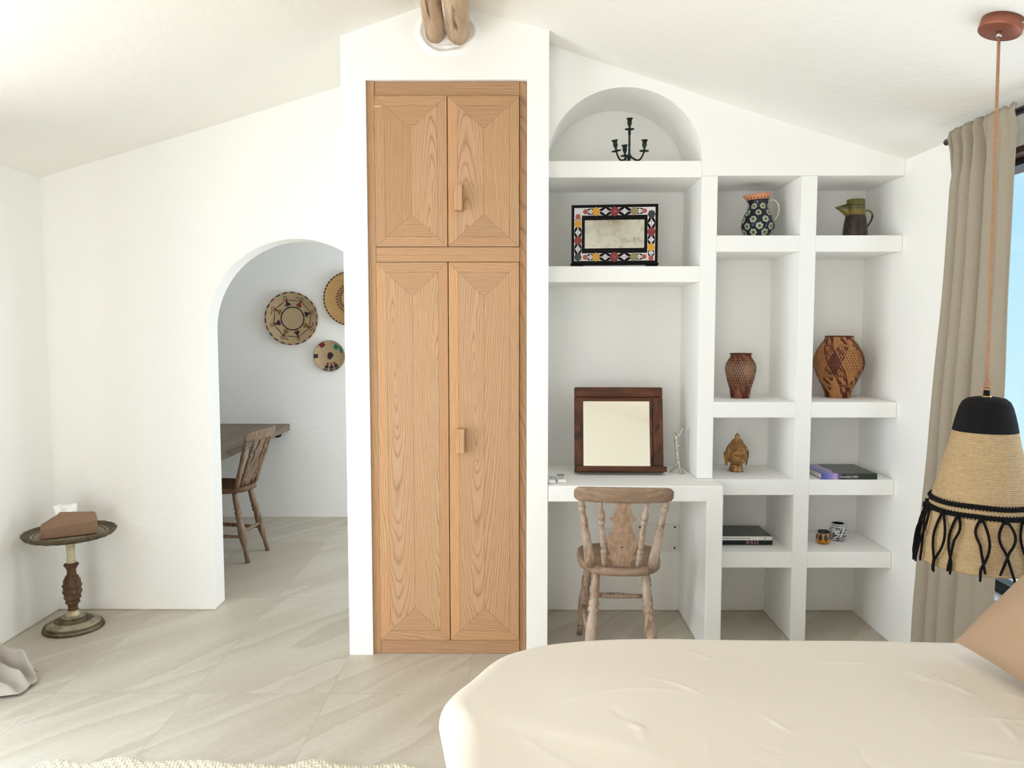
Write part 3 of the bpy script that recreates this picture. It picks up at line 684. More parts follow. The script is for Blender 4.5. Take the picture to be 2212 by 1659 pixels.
for zc in (zi1 - bw / 2, zi0 + bw / 2):
    xs = [(-.135, COR, .011), (-.085, GLD, .0185), (0, RDS, .0205), (.09, TAN, .018), (.138, COR, .010)]
    idx = {COR: 3, GLD: 1, RDS: 2, TAN: 5}
    for (xa, *_), (xb, *_) in zip(xs, xs[1:]): spray(xa, zc, xb, zc)
    for x, m, r in xs: flower(x, zc, r, idx[m], 8, 3 if m is RDS else None)
for sx, seq in ((-1, [(.238, 3, .012), (.205, 1, .017), (.128, 2, .0185), (.052, 4, .017)]), (1, [(.245, 4, .017), (.165, 2, .0185), (.094, 1, .017), (.045, 3, .012)])):
    xc = sx * (xi - bw / 2); pts = [(z, mi, r) for z, mi, r in seq]
    for (za, *_), (zb2, *_) in zip(pts, pts[1:]): spray(xc, za, xc, zb2)
    for z, mi, r in pts: flower(xc, z, r, mi, 8)
b.build('inlay', [MARB, GLD, RDS, COR, GRN, TAN, BLK], im)

# ------------------------------------------------------------------ jugs
jl = thing('flower_jug', 'dark blue ceramic jug with pale flowers and orange collar in the top left compartment', 'jug', (1.138, 3.70, 1.8657))
BLUE = plain('cobalt_glaze', S(14, 14, 40), .12); PETAL = plain('pale_petal', S(176, 186, 164), .2); CORE = plain('green_core', S(112, 122, 60), .2); ORNG = plain('peach_glaze', S(226, 150, 106), .2); DRED = plain('oxblood_glaze', S(92, 26, 22), .2); IVORY = plain('ivory_glaze', S(214, 204, 186), .2)
JP = [(.046, 0), (.047, .004), (.055, .012), (.068, .035), (.0755, .06), (.076, .075), (.072, .095), (.061, .118), (.0495, .138), (.0445, .155), (.0445, .17), (.047, .183), (.053, .199), (.0575, .211)]
def jr(z):
    for (a, za), (c, zb2) in zip(JP, JP[1:]):
        if za <= z <= zb2: return lerp(a, c, (z - za) / max(1e-6, zb2 - za))
    return JP[-1][0]
fine = []
for i in range(43):
    z = .211 * i / 42; fine.append((sum(jr(max(0, min(.211, z + d_))) for d_ in (-.006, 0, .006)) / 3 if .006 < z < .205 else jr(z), z))
spf = lambda a, z, r: 1 + .26 * math.exp(-((a - pi) / .38) ** 2) * sstep(.165, .211, z)
lift = lambda a, z: z + (.0 if z < .15 else .010 * sin(a * 1 + pi) * 0 + .006 * (z - .15) / .06 * cos(a))
b = MB(); mats_ = [0 if z < .181 else (3 if z < .206 else 4) for r, z in fine]
b.lathe(fine, 56, 0, None, True, True, spf, mats_)
b.lathe([(r - .004, z) for r, z in reversed(fine) if z > .02], 40, 4, None, False, True, spf)
b.v = [(x, y, lift(math.atan2(y, x), z)) for x, y, z in b.v]
def onjug(th, z):
    a = th % (2 * pi); rr = jr(max(0, min(.211, z))) * spf(a, z, 0) + .0009
    return Vector((rr * cos(a), rr * sin(a), lift(a, z)))
def jflower(th, z, r):
    sl = 1.0
    def disc(cx, cz, rad, mi, d):
        vs = [onjug(th + (cx + rad * cos(2 * pi * i / 10)) / jr(max(.001, min(.21, z))), z + cz + rad * sin(2 * pi * i / 10)) * 1.0 for i in range(10)]
        vs = [v_ + Vector((v_.x, v_.y, 0)).normalized() * d for v_ in vs]; b.add(vs, [tuple(range(10))], mi)
    for k in range(6):
        a = 2 * pi * k / 6 + th; disc(r * .58 * cos(a), r * .58 * sin(a), r * .36, 1, .0001 * k * .3)
    disc(0, 0, r * .44, 2, .0006); disc(0, 0, r * .16, 0, .0009)
for row, (z, n, ph) in enumerate([(.030, 8, .2), (.058, 8, .6), (.090, 8, .2), (.122, 7, .65), (.153, 7, .2)]):
    for k in range(n): jflower(-pi / 2 + ph + 2 * pi * k / n, z, .0178 if z < .11 else .0160)
for k in range(20):
    a = 2 * pi * k / 20; b.add([onjug(a + dx, .192 + dz) + onjug(a, .19).normalized() * .0004 for dx, dz in ((0, -.0055), (.055, 0), (0, .0055), (-.055, 0))], [(0, 1, 2, 3)], 4)
    a += pi / 20; b.add([onjug(a + dx, .184 + dz) + onjug(a, .19).normalized() * .0004 for dx, dz in ((-.06, -.003), (.06, -.003), (0, .004))], [(0, 1, 2)], 0)
b.build('body', [BLUE, PETAL, CORE, ORNG, DRED], jl)
pts = [(.045, 0, .178), (.062, 0, .186), (.080, 0, .182), (.094, 0, .164), (.098, 0, .140), (.093, 0, .118), (.084, 0, .100), (.073, 0, .085)]
b = MB().tube(smooth(pts), rads([.008, .0072, .007, .007, .0072, .0072, .007, .0075]), 12, 0, flat=.7)
for k in range(7): p = Vector(pts[k]).lerp(Vector(pts[k + 1]), .5); b.tube([p + Vector((.005, -.004, .002)), p + Vector((.0065, 0, 0)), p + Vector((.005, .004, -.002))], .0022, 5, 1)
b.build('handle', [IVORY, BLUE], jl)

jg = thing('pottery_jug', 'olive and dark brown pottery jug with beaked spout in the top right compartment', 'jug', (1.597, 3.70, 1.8657))
g = NG('banded_glaze', .3); P_ = g.coord(); z_ = g.sep(P_)[2]; n1 = g.noise(g.mapping(P_, (14, 14, 90)), 1.0, 4, .6); n2 = g.noise(P_, 45, 4, .7)
kz = g.math('ADD', z_, g.math('MULTIPLY', g.math('SUBTRACT', n1, .5), .012))
c = g.ramp(g.math('MULTIPLY', kz, 5.0), [(0, S(52, 34, 24)), (.40, S(34, 26, 20)), (.555, S(40, 30, 18)), (.575, S(104, 98, 42)), (.62, S(128, 110, 34)), (.70, S(112, 104, 44)), (.73, S(58, 56, 26)), (.76, S(110, 106, 50)), (.79, S(46, 44, 24)), (.82, S(92, 94, 40)), (.94, S(100, 100, 44))])
g.color(g.mix(g.math('MULTIPLY', g.ramp(n2, [(.5, (0, 0, 0, 1)), (.7, (1, 1, 1, 1))]), .35), c, S(120, 92, 66))); g.bump(n1, .3, .004); POT = g.m
b = MB(); pr = [(.053, 0), (.0565, .004), (.0555, .03), (.0525, .065), (.047, .098), (.0435, .112), (.0415, .125), (.041, .15), (.0415, .153), (.041, .156), (.041, .186), (.039, .1875), (.037, .186), (.037, .12), (.05, .03), (.001, .02)]
b.lathe(pr, 40); b.build('body', POT, jg)
b = MB()
rows = []
for k in range(7):      # beak: a folded lip with a pouring channel
    t = k / 6; x = -.037 - .058 * t; w = lerp(.022, .002, t ** 1.2); zb2 = lerp(.095, .150, t ** .7); zt2 = lerp(.168, .152, t)
    rows.append([(x, -w * .5, zt2), (x - .001, -w, lerp(zb2, zt2, .6)), (x, -w * .7, lerp(zb2, zt2, .2)), (x, 0, zb2), (x, w * .7, lerp(zb2, zt2, .2)), (x - .001, w, lerp(zb2, zt2, .6)), (x, w * .5, zt2)])
vs = [p for r_ in rows for p in r_]; fs = [(i * 7 + j, i * 7 + j + 1, (i + 1) * 7 + j + 1, (i + 1) * 7 + j) for i in range(6) for j in range(6)]
b.add(vs, fs, 0, True); b.build('spout', POT, jg, solid=.003)
MB().tube(smooth([(.040, 0, .135), (.058, 0, .138), (.073, 0, .130), (.080, 0, .115), (.076, 0, .095), (.066, 0, .075), (.0535, 0, .056)]), rads([.0065, .0055, .006, .0065, .006, .0052, .0045]), 12, flat=.6).build('handle', POT, jg)

# ------------------------------------------------------------------ woven vases: spiral strips crossing over and under
def woven(name, label, loc, prof, nst, turns, w, mats, dark, liner):
    root = thing(name, label, 'vase', loc, 0, 'woven bamboo vases')
    H = prof[-1][1]
    def rad(z):
        for (a, za), (c, zb2) in zip(prof, prof[1:]):
            if za <= z <= zb2:
                t = (z - za) / max(1e-6, zb2 - za); return lerp(a, c, t)
        return prof[-1][0]
    sm = lambda z: sum(rad(max(0, min(H, z + d_))) for d_ in (-.008, -.004, 0, .004, .008)) / 5
    b = MB(); N = 60
    for dirn in (1, -1):
        for k in range(nst):
            th0 = 2 * pi * k / nst; vs = []; fs = []
            mi = 1 if dark(k, dirn) else 0
            for i in range(N + 1):
                z = H * i / N; th = th0 + dirn * turns * 2 * pi * (i / N); r = sm(z)
                ph = nst * (turns * 2 * (i / N)) + (k if dirn > 0 else k + 1)
                rr = r + .0010 * math.cos(pi * ph * .5) * (1 if dirn > 0 else -1) + .0004
                hw = w * lerp(1.0, .62, sstep(.25, .55, z / H) * (1 - sstep(.72, .88, z / H)))
                for s_ in (-1, 1): vs.append((rr * cos(th + s_ * hw / r * .5), rr * sin(th + s_ * hw / r * .5), z))
            for i in range(N): fs.append((2 * i, 2 * i + 1, 2 * i + 3, 2 * i + 2))
            b.add(vs, fs, mi, True)
    b.build('weave', mats, root)
    b = MB(); r0, r1 = rad(0), rad(H)
    b.lathe([(r1 - .001, H - .004), (r1 + .0016, H - .003), (r1 + .0022, H), (r1 + .001, H + .0018), (r1 - .002, H)], 40, 0, None, False); b.build('rim', mats[1], root)
    b = MB(); b.lathe([(.001, .001), (r0, .001)] + [(sm(H * i / 20) - .0045, max(.002, H * i / 20)) for i in range(0, 19)], 32, 0, None, False); b.build('lining', liner, root)
    return root
def strip(name, a, c):
    g = NG(name, .5, 0, .35); n = g.noise(g.coord(), 70, 3, .6); g.color(g.mix(n, a, c)); return g.m
TANS = strip('tan_bamboo', S(150, 98, 56), S(196, 140, 88)); DKS = strip('dark_bamboo', S(72, 26, 18), S(102, 44, 30)); BRS = strip('brown_bamboo', S(112, 66, 42), S(160, 106, 72))
woven('woven_vase', 'small dark woven bamboo vase with open lattice in the left tall compartment', (1.079, 3.725, 1.1163), [(.042, 0), (.0435, .006), (.048, .04), (.062, .085), (.0735, .135), (.0725, .155), (.064, .175), (.052, .190), (.0465, .198), (.047, .207), (.050, .213)], 40, .20, .0056, [BRS, DKS], lambda k, d: (k % 10) < 5, plain('gap_light_lining', S(206, 178, 148), .8))  # pale lining colour stands for light passing through the lattice gaps
woven('woven_vase', 'large tan woven bamboo vase with dark diagonal bands in the right tall compartment', (1.560, 3.752, 1.1163), [(.055, 0), (.057, .008), (.065, .04), (.090, .09), (.112, .14), (.117, .165), (.113, .195), (.100, .230), (.080, .262), (.064, .283), (.062, .288), (.064, .296)], 56, .22, .0098, [TANS, DKS], lambda k, d: (k % 14) < 5, plain('tan_lining', S(150, 100, 62), .8))

# ------------------------------------------------------------------ bronze head
g = NG('old_bronze', .36, .65, .5); n1 = g.noise(g.coord(), 30, 4, .6); n2 = g.noise(g.coord(), 110, 4, .6)
g.color(g.ramp(g.math('ADD', g.math('MULTIPLY', n1, .7), g.math('MULTIPLY', n2, .3)), [(.33, S(104, 72, 46)), (.5, S(166, 124, 76)), (.66, S(208, 168, 108))])); BRZ = g.m
hd = thing('head_statue', 'bronze head statue with tight curls and pointed topknot on the third shelf', 'statue', (1.067, 3.715, .7595), R(8))
def G(d2, s): return math.exp(-d2 / (s * s))
def headpt(u, v):
    # front is -y; v 0 chin .. 1 crown
    th = 2 * pi * u; ph = pi * (v - .5) * .995
    x, y, z = cos(ph) * sin(th), -cos(ph) * cos(th), sin(ph)
    sx, sy, sz = .0495, .054, .060
    if z < 0: k = 1 - .20 * (-z) ** 2; sx *= k; sy *= k * (1 if y < 0 else .92)
    X, Y, Z = x * sx, y * sy, z * sz
    if y < 0:
        fx, fz = X, Z
        d = 0
        d += .013 * G((fx / .0065) ** 2 + ((fz + .013) / .016) ** 2 * 1.0, 1) * 1.0        # nose
        d += .006 * G((fx / .010) ** 2 + ((fz + .026) / .006) ** 2, 1)
        for s_ in (-1, 1):
            d -= .006 * G(((fx - s_ * .019) / .011) ** 2 + ((fz + .005) / .0075) ** 2, 1)   # eye sockets
            d += .0035 * G(((fx - s_ * .019) / .009) ** 2 + ((fz + .009) / .004) ** 2, 1)   # lids
            arcz = .006 - ((abs(fx) - .018) / .018) ** 2 * .005
            d += .003 * G(((fz - arcz) / .003) ** 2 + ((fx - s_ * .019) / .018) ** 2, 1)    # brow arcs
            d += .003 * G(((fx - s_ * .024) / .013) ** 2 + ((fz + .022) / .014) ** 2, 1)    # cheeks
        d += .0055 * G((fx / .013) ** 2 + ((fz + .0355) / .0026) ** 2, 1) + .0055 * G((fx / .010) ** 2 + ((fz + .0418) / .003) ** 2, 1) - .003 * G((fx / .014) ** 2 + ((fz + .0386) / .0012) ** 2, 1)
        d += .005 * G((fx / .011) ** 2 + ((fz + .053) / .006) ** 2, 1)                       # chin
        Y -= d * min(1, -y * 2.2)
    return Vector((X, Y, Z + .083))
b = MB(); b.grid(headpt, 110, 100, wrap=True)
def fpt(x, z, d=0.0):
    u = math.asin(max(-1, min(1, z / .060))); 
    best = None
    for k in range(-40, 41):
        p = headpt((k / 80 * .5) % 1.0, u / (pi * .995) + .5)
        if best is None or abs(p.x - x) < abs(best.x - x): best = p
    return Vector((x, best.y - d, best.z))
for s_ in (-1, 1):
    b.tube(smooth([fpt(s_ * x, z, .0006) for x, z in ((.0045, .000), (.012, .0075), (.021, .0095), (.030, .0045))]), .0013, 7)
    b.tube(smooth([fpt(s_ * x, z, .0008) for x, z in ((.0095, -.0075), (.014, -.0105), (.020, -.0118), (.0285, -.0085))]), .0011, 7)
    b.tube(smooth([fpt(s_ * x, z, .0005) for x, z in ((.0095, -.0065), (.014, -.0030), (.020, -.0022), (.0285, -.0075))]), .0009, 7)
    b.tube([fpt(s_ * .005, -.0275, -.001), fpt(s_ * .0072, -.0282, -.0005)], [.003, .0022], 8)
b.tube(smooth([fpt(0, .002, .000), fpt(0, -.009, .0015), fpt(0, -.02, .003), fpt(0, -.0265, .004), fpt(0, -.0295, .0005)]), rads([.0026, .0028, .0034, .0046, .003]), 10)
b.tube(smooth([fpt(x, z, .0006) for x, z in ((-.0125, -.0358), (-.006, -.0352), (0, -.0362), (.006, -.0352), (.0125, -.0358))]), rads([.0008, .0019, .0017, .0019, .0008]), 8)
b.tube(smooth([fpt(x, z, .0006) for x, z in ((-.0105, -.0385), (-.005, -.0412), (0, -.0418), (.005, -.0412), (.0105, -.0385))]), rads([.0008, .0019, .0022, .0019, .0008]), 8)
nk = [(.034, 0), (.036, .003), (.0355, .008), (.032, .010), (.0335, .014), (.032, .018), (.0295, .021), (.0295, .026), (.028, .034), (.028, .05)]
b.lathe(nk, 36, 0, Matrix.Translation((0, .006, 0)))
b.build('head', BRZ, hd)
b = MB(); cap_n = 0     # hair: a cap with rows of small curls, a domed knot and a flame finial
def hairr(th, ph):
    x, y, z = cos(ph) * sin(th), -cos(ph) * cos(th), sin(ph); return Vector((x * .0535, y * .0565 + .001, z * .0640 + .083))
def hcap(u, v):
    th = 2 * pi * u; lo = lerp(.37, -.55, sstep(.85, 1.35, abs(((th + pi) % (2 * pi)) - pi))); return hairr(th, lerp(lo, pi / 2 - .01, v))
b.grid(hcap, 60, 20, wrap=True)
for row in range(17):
    v = row / 17; n = max(8, int(58 * cos(lerp(.1, 1.45, v))))
    for k in range(n):
        u = (k + .5 * (row % 2)) / n; p = hcap(u, v * .98); c_ = Vector((0, 0, .083)); d_ = (p - c_).normalized(); r_ = .0026
        q = d_.to_track_quat('Z', 'Y').to_matrix().to_4x4(); b.lathe([(r_, -.0008), (r_ * .85, .0009), (r_ * .4, .0017), (.0002, .0019)], 7, 0, Matrix.Translation(p) @ q, False)
b.lathe([(.0285, .137), (.0275, .1425), (.0255, .147), (.0215, .1525), (.0165, .1575), (.0115, .162), (.0102, .1645), (.0116, .169), (.0108, .1745), (.006, .182), (.0003, .188)], 28, 0, None, False)
for row, (rr, zz) in enumerate(((.0275, .1425), (.0255, .147), (.0215, .1525), (.0165, .1575))):
    n = int(2 * pi * rr / .0050)
    for k in range(n):
        a = 2 * pi * (k + .5 * (row % 2)) / n; d_ = Vector((cos(a), sin(a), .8)); b.lathe([(.0024, -.0008), (.0020, .0009), (.001, .0017), (.0002, .0019)], 7, 0, Matrix.Translation((rr * cos(a), rr * sin(a), zz)) @ d_.to_track_quat('Z', 'Y').to_matrix().to_4x4(), False)
b.build('hair', BRZ, hd)
for s_ in (-1, 1):
    b = MB(); pts = [(s_ * .052, .004, .091), (s_ * .056, .002, .096), (s_ * .0605, .008, .092), (s_ * .0585, .011, .080), (s_ * .056, .009, .064), (s_ * .0545, .007, .048), (s_ * .051, .004, .034), (s_ * .0475, .000, .036), (s_ * .050, -.001, .052), (s_ * .0515, .001, .074)]
    b.tube(smooth(pts + pts[:1]), rads([.0032, .0036, .004, .0038, .0036, .0042, .0048, .0036, .003, .003, .0032]), 8)
    b.tube([(s_ * .0535, .005, .086), (s_ * .053, .005, .062), (s_ * .0505, .003, .042)], [.0045, .0045, .004], 8, flat=.7); b.build('ear', BRZ, hd)

# ------------------------------------------------------------------ books
PAGE = plain('page_edges', S(222, 216, 200), .8)
def photo_cover(name, stops, sc, sc2):
    g = NG(name, .3); P_ = g.coord(); n = g.noise(g.mapping(P_, sc), 1.0, 5, .65, .5); g.color(g.ramp(n, stops)); return g.m
def book(label, x0, x1, y0, y1, z0, z1, cover, spine, extra=None, group='books lying on the shelves'):
    root = thing('book', label, 'book', ((x0 + x1) / 2, (y0 + y1) / 2, z0), 0, group); hx, hy, h = (x1 - x0) / 2, (y1 - y0) / 2, z1 - z0; t = .0022
    MB().box(-hx + .004, hx - .004, -hy + t, hy - .004, t, h - t).build('pages', PAGE, root)
    MB().box(-hx, hx, -hy + .0001, hy, .0003, t).box(-hx, hx, -hy + .0001, hy, h - t, h).build('cover', cover, root)
    b = MB().box(-hx, hx, -hy - .001, -hy + t, .0003, h); b.build('spine', spine, root, bevel=.0008)
    if extra: extra(root, hx, hy, h)
    return root
BKB = plain('black_cover', S(14, 13, 14), .35); BKG = plain('spine_white', S(226, 224, 220), .4); INK = plain('ink', S(60, 60, 60), .6); LPNK = plain('pink_foil', S(214, 160, 164), .4); LWHT = plain('white_ink', S(232, 232, 236), .5)
def ltr(root, polys, mat, y):
    b = MB()
    for p in polys: b.prism(p, y, y + .0006, 'y')
    b.build('lettering', mat, root, fix=True)
def dali(root, hx, hy, h):
    z0, H = .0055, .0165; w = .0017; P = []
    def at(px): return (.055 - hx * 0) + px
    x = -.025
    x += hx - .055 - .06 - hx + .0  # letters sit a little left of the middle of the visible spine
    x = .022
    bx = lambda a, c, d_, e_: P.append([(a, z0 + d_), (c, z0 + d_), (c, z0 + e_), (a, z0 + e_)])
    # D
    bx(x + .0025, x + .006, 0, H); bx(x, x + .009, 0, .0012); bx(x, x + .009, H - .0012, H)
    for k in range(10):
        a0, a1 = -pi / 2 + pi * k / 10, -pi / 2 + pi * (k + 1) / 10; f = lambda a, rx, rz: (x + .006 + rx * cos(a), z0 + H / 2 + rz * sin(a))
        P.append([f(a0, .0105, H / 2), f(a1, .0105, H / 2), f(a1, .0072, H / 2 - .0014), f(a0, .0072, H / 2 - .0014)][::-1])
    x += .020   # A
    P.append([(x, z0), (x + .0016, z0), (x + .0072, z0 + H), (x + .0058, z0 + H)]); P.append([(x + .0095, z0), (x + .0135, z0), (x + .0078, z0 + H), (x + .0052, z0 + H)])
    bx(x + .003, x + .0105, .005, .0064); bx(x - .0015, x + .0032, 0, .0011); bx(x + .0078, x + .015, 0, .0011)
    x += .0185  # L
    bx(x + .002, x + .0055, 0, H); bx(x, x + .0076, H - .0011, H); bx(x, x + .0098, 0, .0012); bx(x + .0088, x + .0098, 0, .0042)
    x += .0135  # I
    bx(x + .002, x + .0055, 0, H); bx(x, x + .0076, H - .0011, H); bx(x, x + .0076, 0, .0011)
    ltr(root, P, LPNK, -hy - .0014)
def tiny(root, hx, hy, h):
    P = []; x = -.10; random.seed(3)
    for wl in (7, 8, 2, 3, 3, 2, 12, 7):
        for i in range(wl):
            hgt = random.choice((.0032, .0032, .0046)); P.append([(x, .0075), (x + .0013, .0075), (x + .0013, .0075 + hgt), (x, .0075 + hgt)])
            P.append([(x, .0075 + .0026), (x + .0019, .0075 + .0026), (x + .0019, .0075 + .0033), (x, .0075 + .0033)]); x += .0026
        x += .0035
    ltr(root, P, INK, -hy - .0014)
    b = MB().prism([(.108, .006), (.114, .006), (.114, .0075), (.1105, .0075), (.1105, .014), (.108, .014)], -hy - .0014, -hy - .0008, 'y'); b.build('emblem', INK, root, fix=True)
book('black hardback with pink DALI spine, bottom of the two stacked books', .925, 1.220, 3.628, 3.865, .4213, .4475, BKB, BKB, dali)
BW = photo_cover('bw_photo', [(.3, S(12, 11, 9)), (.5, S(38, 35, 28)), (.58, S(74, 70, 60)), (.66, S(34, 32, 26)), (.8, S(140, 136, 122))], (14, 30, 14), 0)
book('thin white-spined book with dark photograph cover, on top of the black hardback', .925, 1.212, 3.611, 3.815, .4478, .467, BW, BKG, tiny)
AUR = NG('night_photo', .3); P_ = AUR.coord(); x_, y_, z_ = AUR.sep(P_); nn = AUR.noise(AUR.mapping(P_, (9, 9, 9)), 1.0, 4, .6, .4)
kx = AUR.math('ADD', x_, AUR.math('MULTIPLY', AUR.math('SUBTRACT', nn, .5), .10)); kk = AUR.math('ADD', AUR.math('MULTIPLY', kx, 3.6), .5)
AUR.color(AUR.ramp(kk, [(0, S(62, 78, 150)), (.16, S(112, 116, 190)), (.27, S(188, 156, 200)), (.30, S(96, 70, 110)), (.34, S(18, 17, 18)), (.55, S(48, 42, 34)), (.7, S(30, 36, 26)), (1, S(16, 46, 26))])); AUR = AUR.m
def innov(root, hx, hy, h):
    cu = bpy.data.curves.new('t', 'FONT'); cu.body = 'innovafiere 2021'; cu.size = .0125; cu.align_x = 'LEFT'
    to = bpy.data.objects.new('t', cu); COL.objects.link(to); dg = bpy.context.evaluated_depsgraph_get()
    me = bpy.data.meshes.new_from_object(to.evaluated_get(dg)); bpy.data.objects.remove(to); bpy.data.curves.remove(cu)
    me.transform(Matrix.Translation((-.042, -hy - .0016, .0085)) @ Matrix.Rotation(R(90), 4, 'X')); me.materials.clear(); me.materials.append(LWHT)
    o = bpy.data.objects.new('lettering', me); COL.objects.link(o); o.parent = root
book('dark landscape book with blue and violet cover edge lying on the third shelf at right', 1.397, 1.653, 3.513, 3.765, .7594, .7865, AUR, AUR, innov)

# ------------------------------------------------------------------ two small pots
g = NG('petal_glaze', .15); P_ = g.coord(); x_, y_, z_ = g.sep(P_); th = g.math('ARCTAN2', y_, x_)
t1 = g.math('ABSOLUTE', g.math('SUBTRACT', g.math('FRACT', g.math('ADD', g.math('MULTIPLY', th, 8 / (2 * pi)), .5)), .5))
pz = g.math('DIVIDE', g.math('SUBTRACT', z_, .015), .038)
wdt = g.math('MULTIPLY', g.math('SINE', g.math('MULTIPLY', g.math('MINIMUM', g.math('MAXIMUM', pz, 0.0), 1.0), pi)), .36)
inpet = g.math('LESS_THAN', t1, wdt); inn = g.math('LESS_THAN', t1, g.math('SUBTRACT', wdt, .14))
c = g.ramp(g.math('MULTIPLY', z_, 15.0), [(0, S(150, 92, 14)), (.3, S(214, 134, 20)), (.55, S(198, 126, 60)), (.85, S(176, 150, 120))])
c = g.mix(inpet, c, S(36, 12, 14)); c = g.mix(inn, c, S(44, 70, 64)); c = g.mix(g.math('GREATER_THAN', z_, .053), c, S(18, 22, 18)); g.color(c); PG = g.m
p1 = thing('ceramic_pot', 'small orange pot with dark petal pattern and black rim on the lower right shelf', 'pot', (1.472, 3.655, .4213), 0, 'small painted pots')
b = MB().lathe([(.018, 0), (.024, .002), (.031, .012), (.0345, .024), (.034, .036), (.029, .047), (.0245, .052), (.0245, .054), (.0275, .0565), (.0285, .0595), (.027, .062), (.023, .061), (.021, .054), (.026, .03), (.001, .006)], 36); b.build('body', PG, p1)
g = NG('brush_glaze', .2); P_ = g.coord(); x_, y_, z_ = g.sep(P_); th = g.math('ARCTAN2', y_, x_)
vo = g.n('ShaderNodeTexVoronoi', {'Vector': g.mapping(g.comb(g.math('ADD', th, g.math('MULTIPLY', z_, -18.0)), g.math('MULTIPLY', z_, 60.0)), (4.0, 1.3, 1)), 'Scale': 1.0, 'Randomness': .75}, feature='F1').outputs['Distance']
mk = g.math('LESS_THAN', vo, .43); mk = g.math('MULTIPLY', mk, g.math('LESS_THAN', z_, .068)); rimk = g.math('MULTIPLY', g.math('GREATER_THAN', g.math('SINE', g.math('MULTIPLY', th, 24.0)), -.2), g.math('MULTIPLY', g.math('GREATER_THAN', z_, .0745), g.math('LESS_THAN', z_, .080)))
g.color(g.mix(g.math('MAXIMUM', mk, rimk), S(206, 206, 212), S(16, 17, 24))); BWG = g.m
p2 = thing('ceramic_pot', 'white pot with black brush dashes beside the small orange pot', 'pot', (1.566, 3.715, .4213), 0, 'small painted pots')
b = MB().lathe([(.022, 0), (.029, .003), (.037, .018), (.0405, .034), (.039, .052), (.033, .068), (.029, .0735), (.0325, .077), (.0345, .081), (.0325, .0845), (.0275, .084), (.026, .074), (.034, .045), (.001, .008)], 40, 0, None, True, True, None, [0] * 10 + [1] * 3); b.build('body', [BWG, BLK], p2)

# ------------------------------------------------------------------ desk: framed mirror, twig holder, remotes
dm = thing('desk_mirror', 'square mirror in a dark reclaimed wood frame leaning on the white desk', 'mirror', (.487, 3.635, .7625), R(-1.5))
tilt = Matrix.Rotation(R(-10.5), 4, 'X')
def tb_(name, x0, x1, y0, y1, z0, z1, m, bev=.004):
    o = MB().box(x0, x1, y0, y1, z0, z1, 0, tilt).build(name, m, dm, bevel=bev, seg=3); return o
fw = .2105
tb_('top_rail', -fw, fw, -.012, .012, .363, .412, MIRWH, .008); tb_('stile', -fw, -fw + .043, -.012, .012, .035, .3628, MIRW); tb_('stile', fw - .047, fw, -.012, .012, .035, .3628, MIRW)
tb_('bottom_rail', -fw, fw, -.012, .012, .004, .0348, MIRWH)
tb_('ledge', -fw + .008, fw + .01, -.048, -.0122, .008, .036, MIRWH, .006)
tb_('inner_lip', -fw + .043, fw - .047, .0, .011, .345, .3628, MIRWH, .002); tb_('inner_lip', fw - .0615, fw - .0472, .0, .011, .035, .3448, MIRW, .002)
MB().box(-fw + .0435, fw - .0618, .006, .010, .0352, .3446, 0, tilt).build('glass', plain('mirror_silver', S(250, 248, 238), .02, 1), dm)
b = MB(); b.prism([(.165, .001), (.178, .001), (.084, .285), (.071, .285)], -.03, .03, 'x'); b.build('easel_leg', MIRW, dm, fix=True)

tw = thing('twig_holder', 'silver twig-shaped candle holder with forked top beside the desk mirror', 'candle holder', (.770, 3.652, .7626))
g = NG('cast_silver', .35, .7); n1 = g.noise(g.coord(), 120, 4, .7); g.color(g.mix(n1, S(150, 144, 132), S(224, 220, 210))); SILV = g.bump(n1, .5, .004).m
b = MB(); rnd = random.Random(4)
def limb(p, r): b.tube(smooth(p, 4), rads(r, 4), 10)
limb([(.002, 0, .052), (-.003, 0, .08), (-.004, .002, .11), (-.007, .001, .14), (-.009, 0, .165), (-.008, 0, .178)], [.0075, .0085, .0095, .0105, .0125, .014])
limb([(.002, 0, .06), (-.008, .004, .035), (-.020, .008, .016), (-.037, .012, .005)], [.007, .0065, .006, .0045]); limb([(.003, 0, .06), (.004, -.012, .03), (.008, -.026, .010), (.011, -.034, .0055)], [.007, .007, .0065, .0052]); limb([(.003, 0, .058), (.010, -.006, .030), (.020, -.016, .012), (.027, -.022, .0045)], [.006, .006, .005, .004])
for p, q in (((-.016, 0, .172), (-.032, -.003, .209)), ((-.004, .006, .176), (.008, .006, .210)), ((.000, -.004, .175), (.020, -.002, .218)), ((-.012, .008, .176), (-.016, .014, .204))): limb([p, Vector(p).lerp(Vector(q), .55), q], [.0065, .0042, .0032])
for z, s_ in ((.125, 1), (.09, 1), (.068, 1), (.15, -1), (.108, -1), (.08, .7)): limb([(-.004, -.003, z), (-.004 + s_ * .010, -.006, z + .008)], [.005, .0028])
b.v = [(x + .0012 * noise.noise(Vector((x, y, z)) * 160), y + .0012 * noise.noise(Vector((x + 3, y, z)) * 160), z) for x, y, z in b.v]
b.build('twig', SILV, tw)

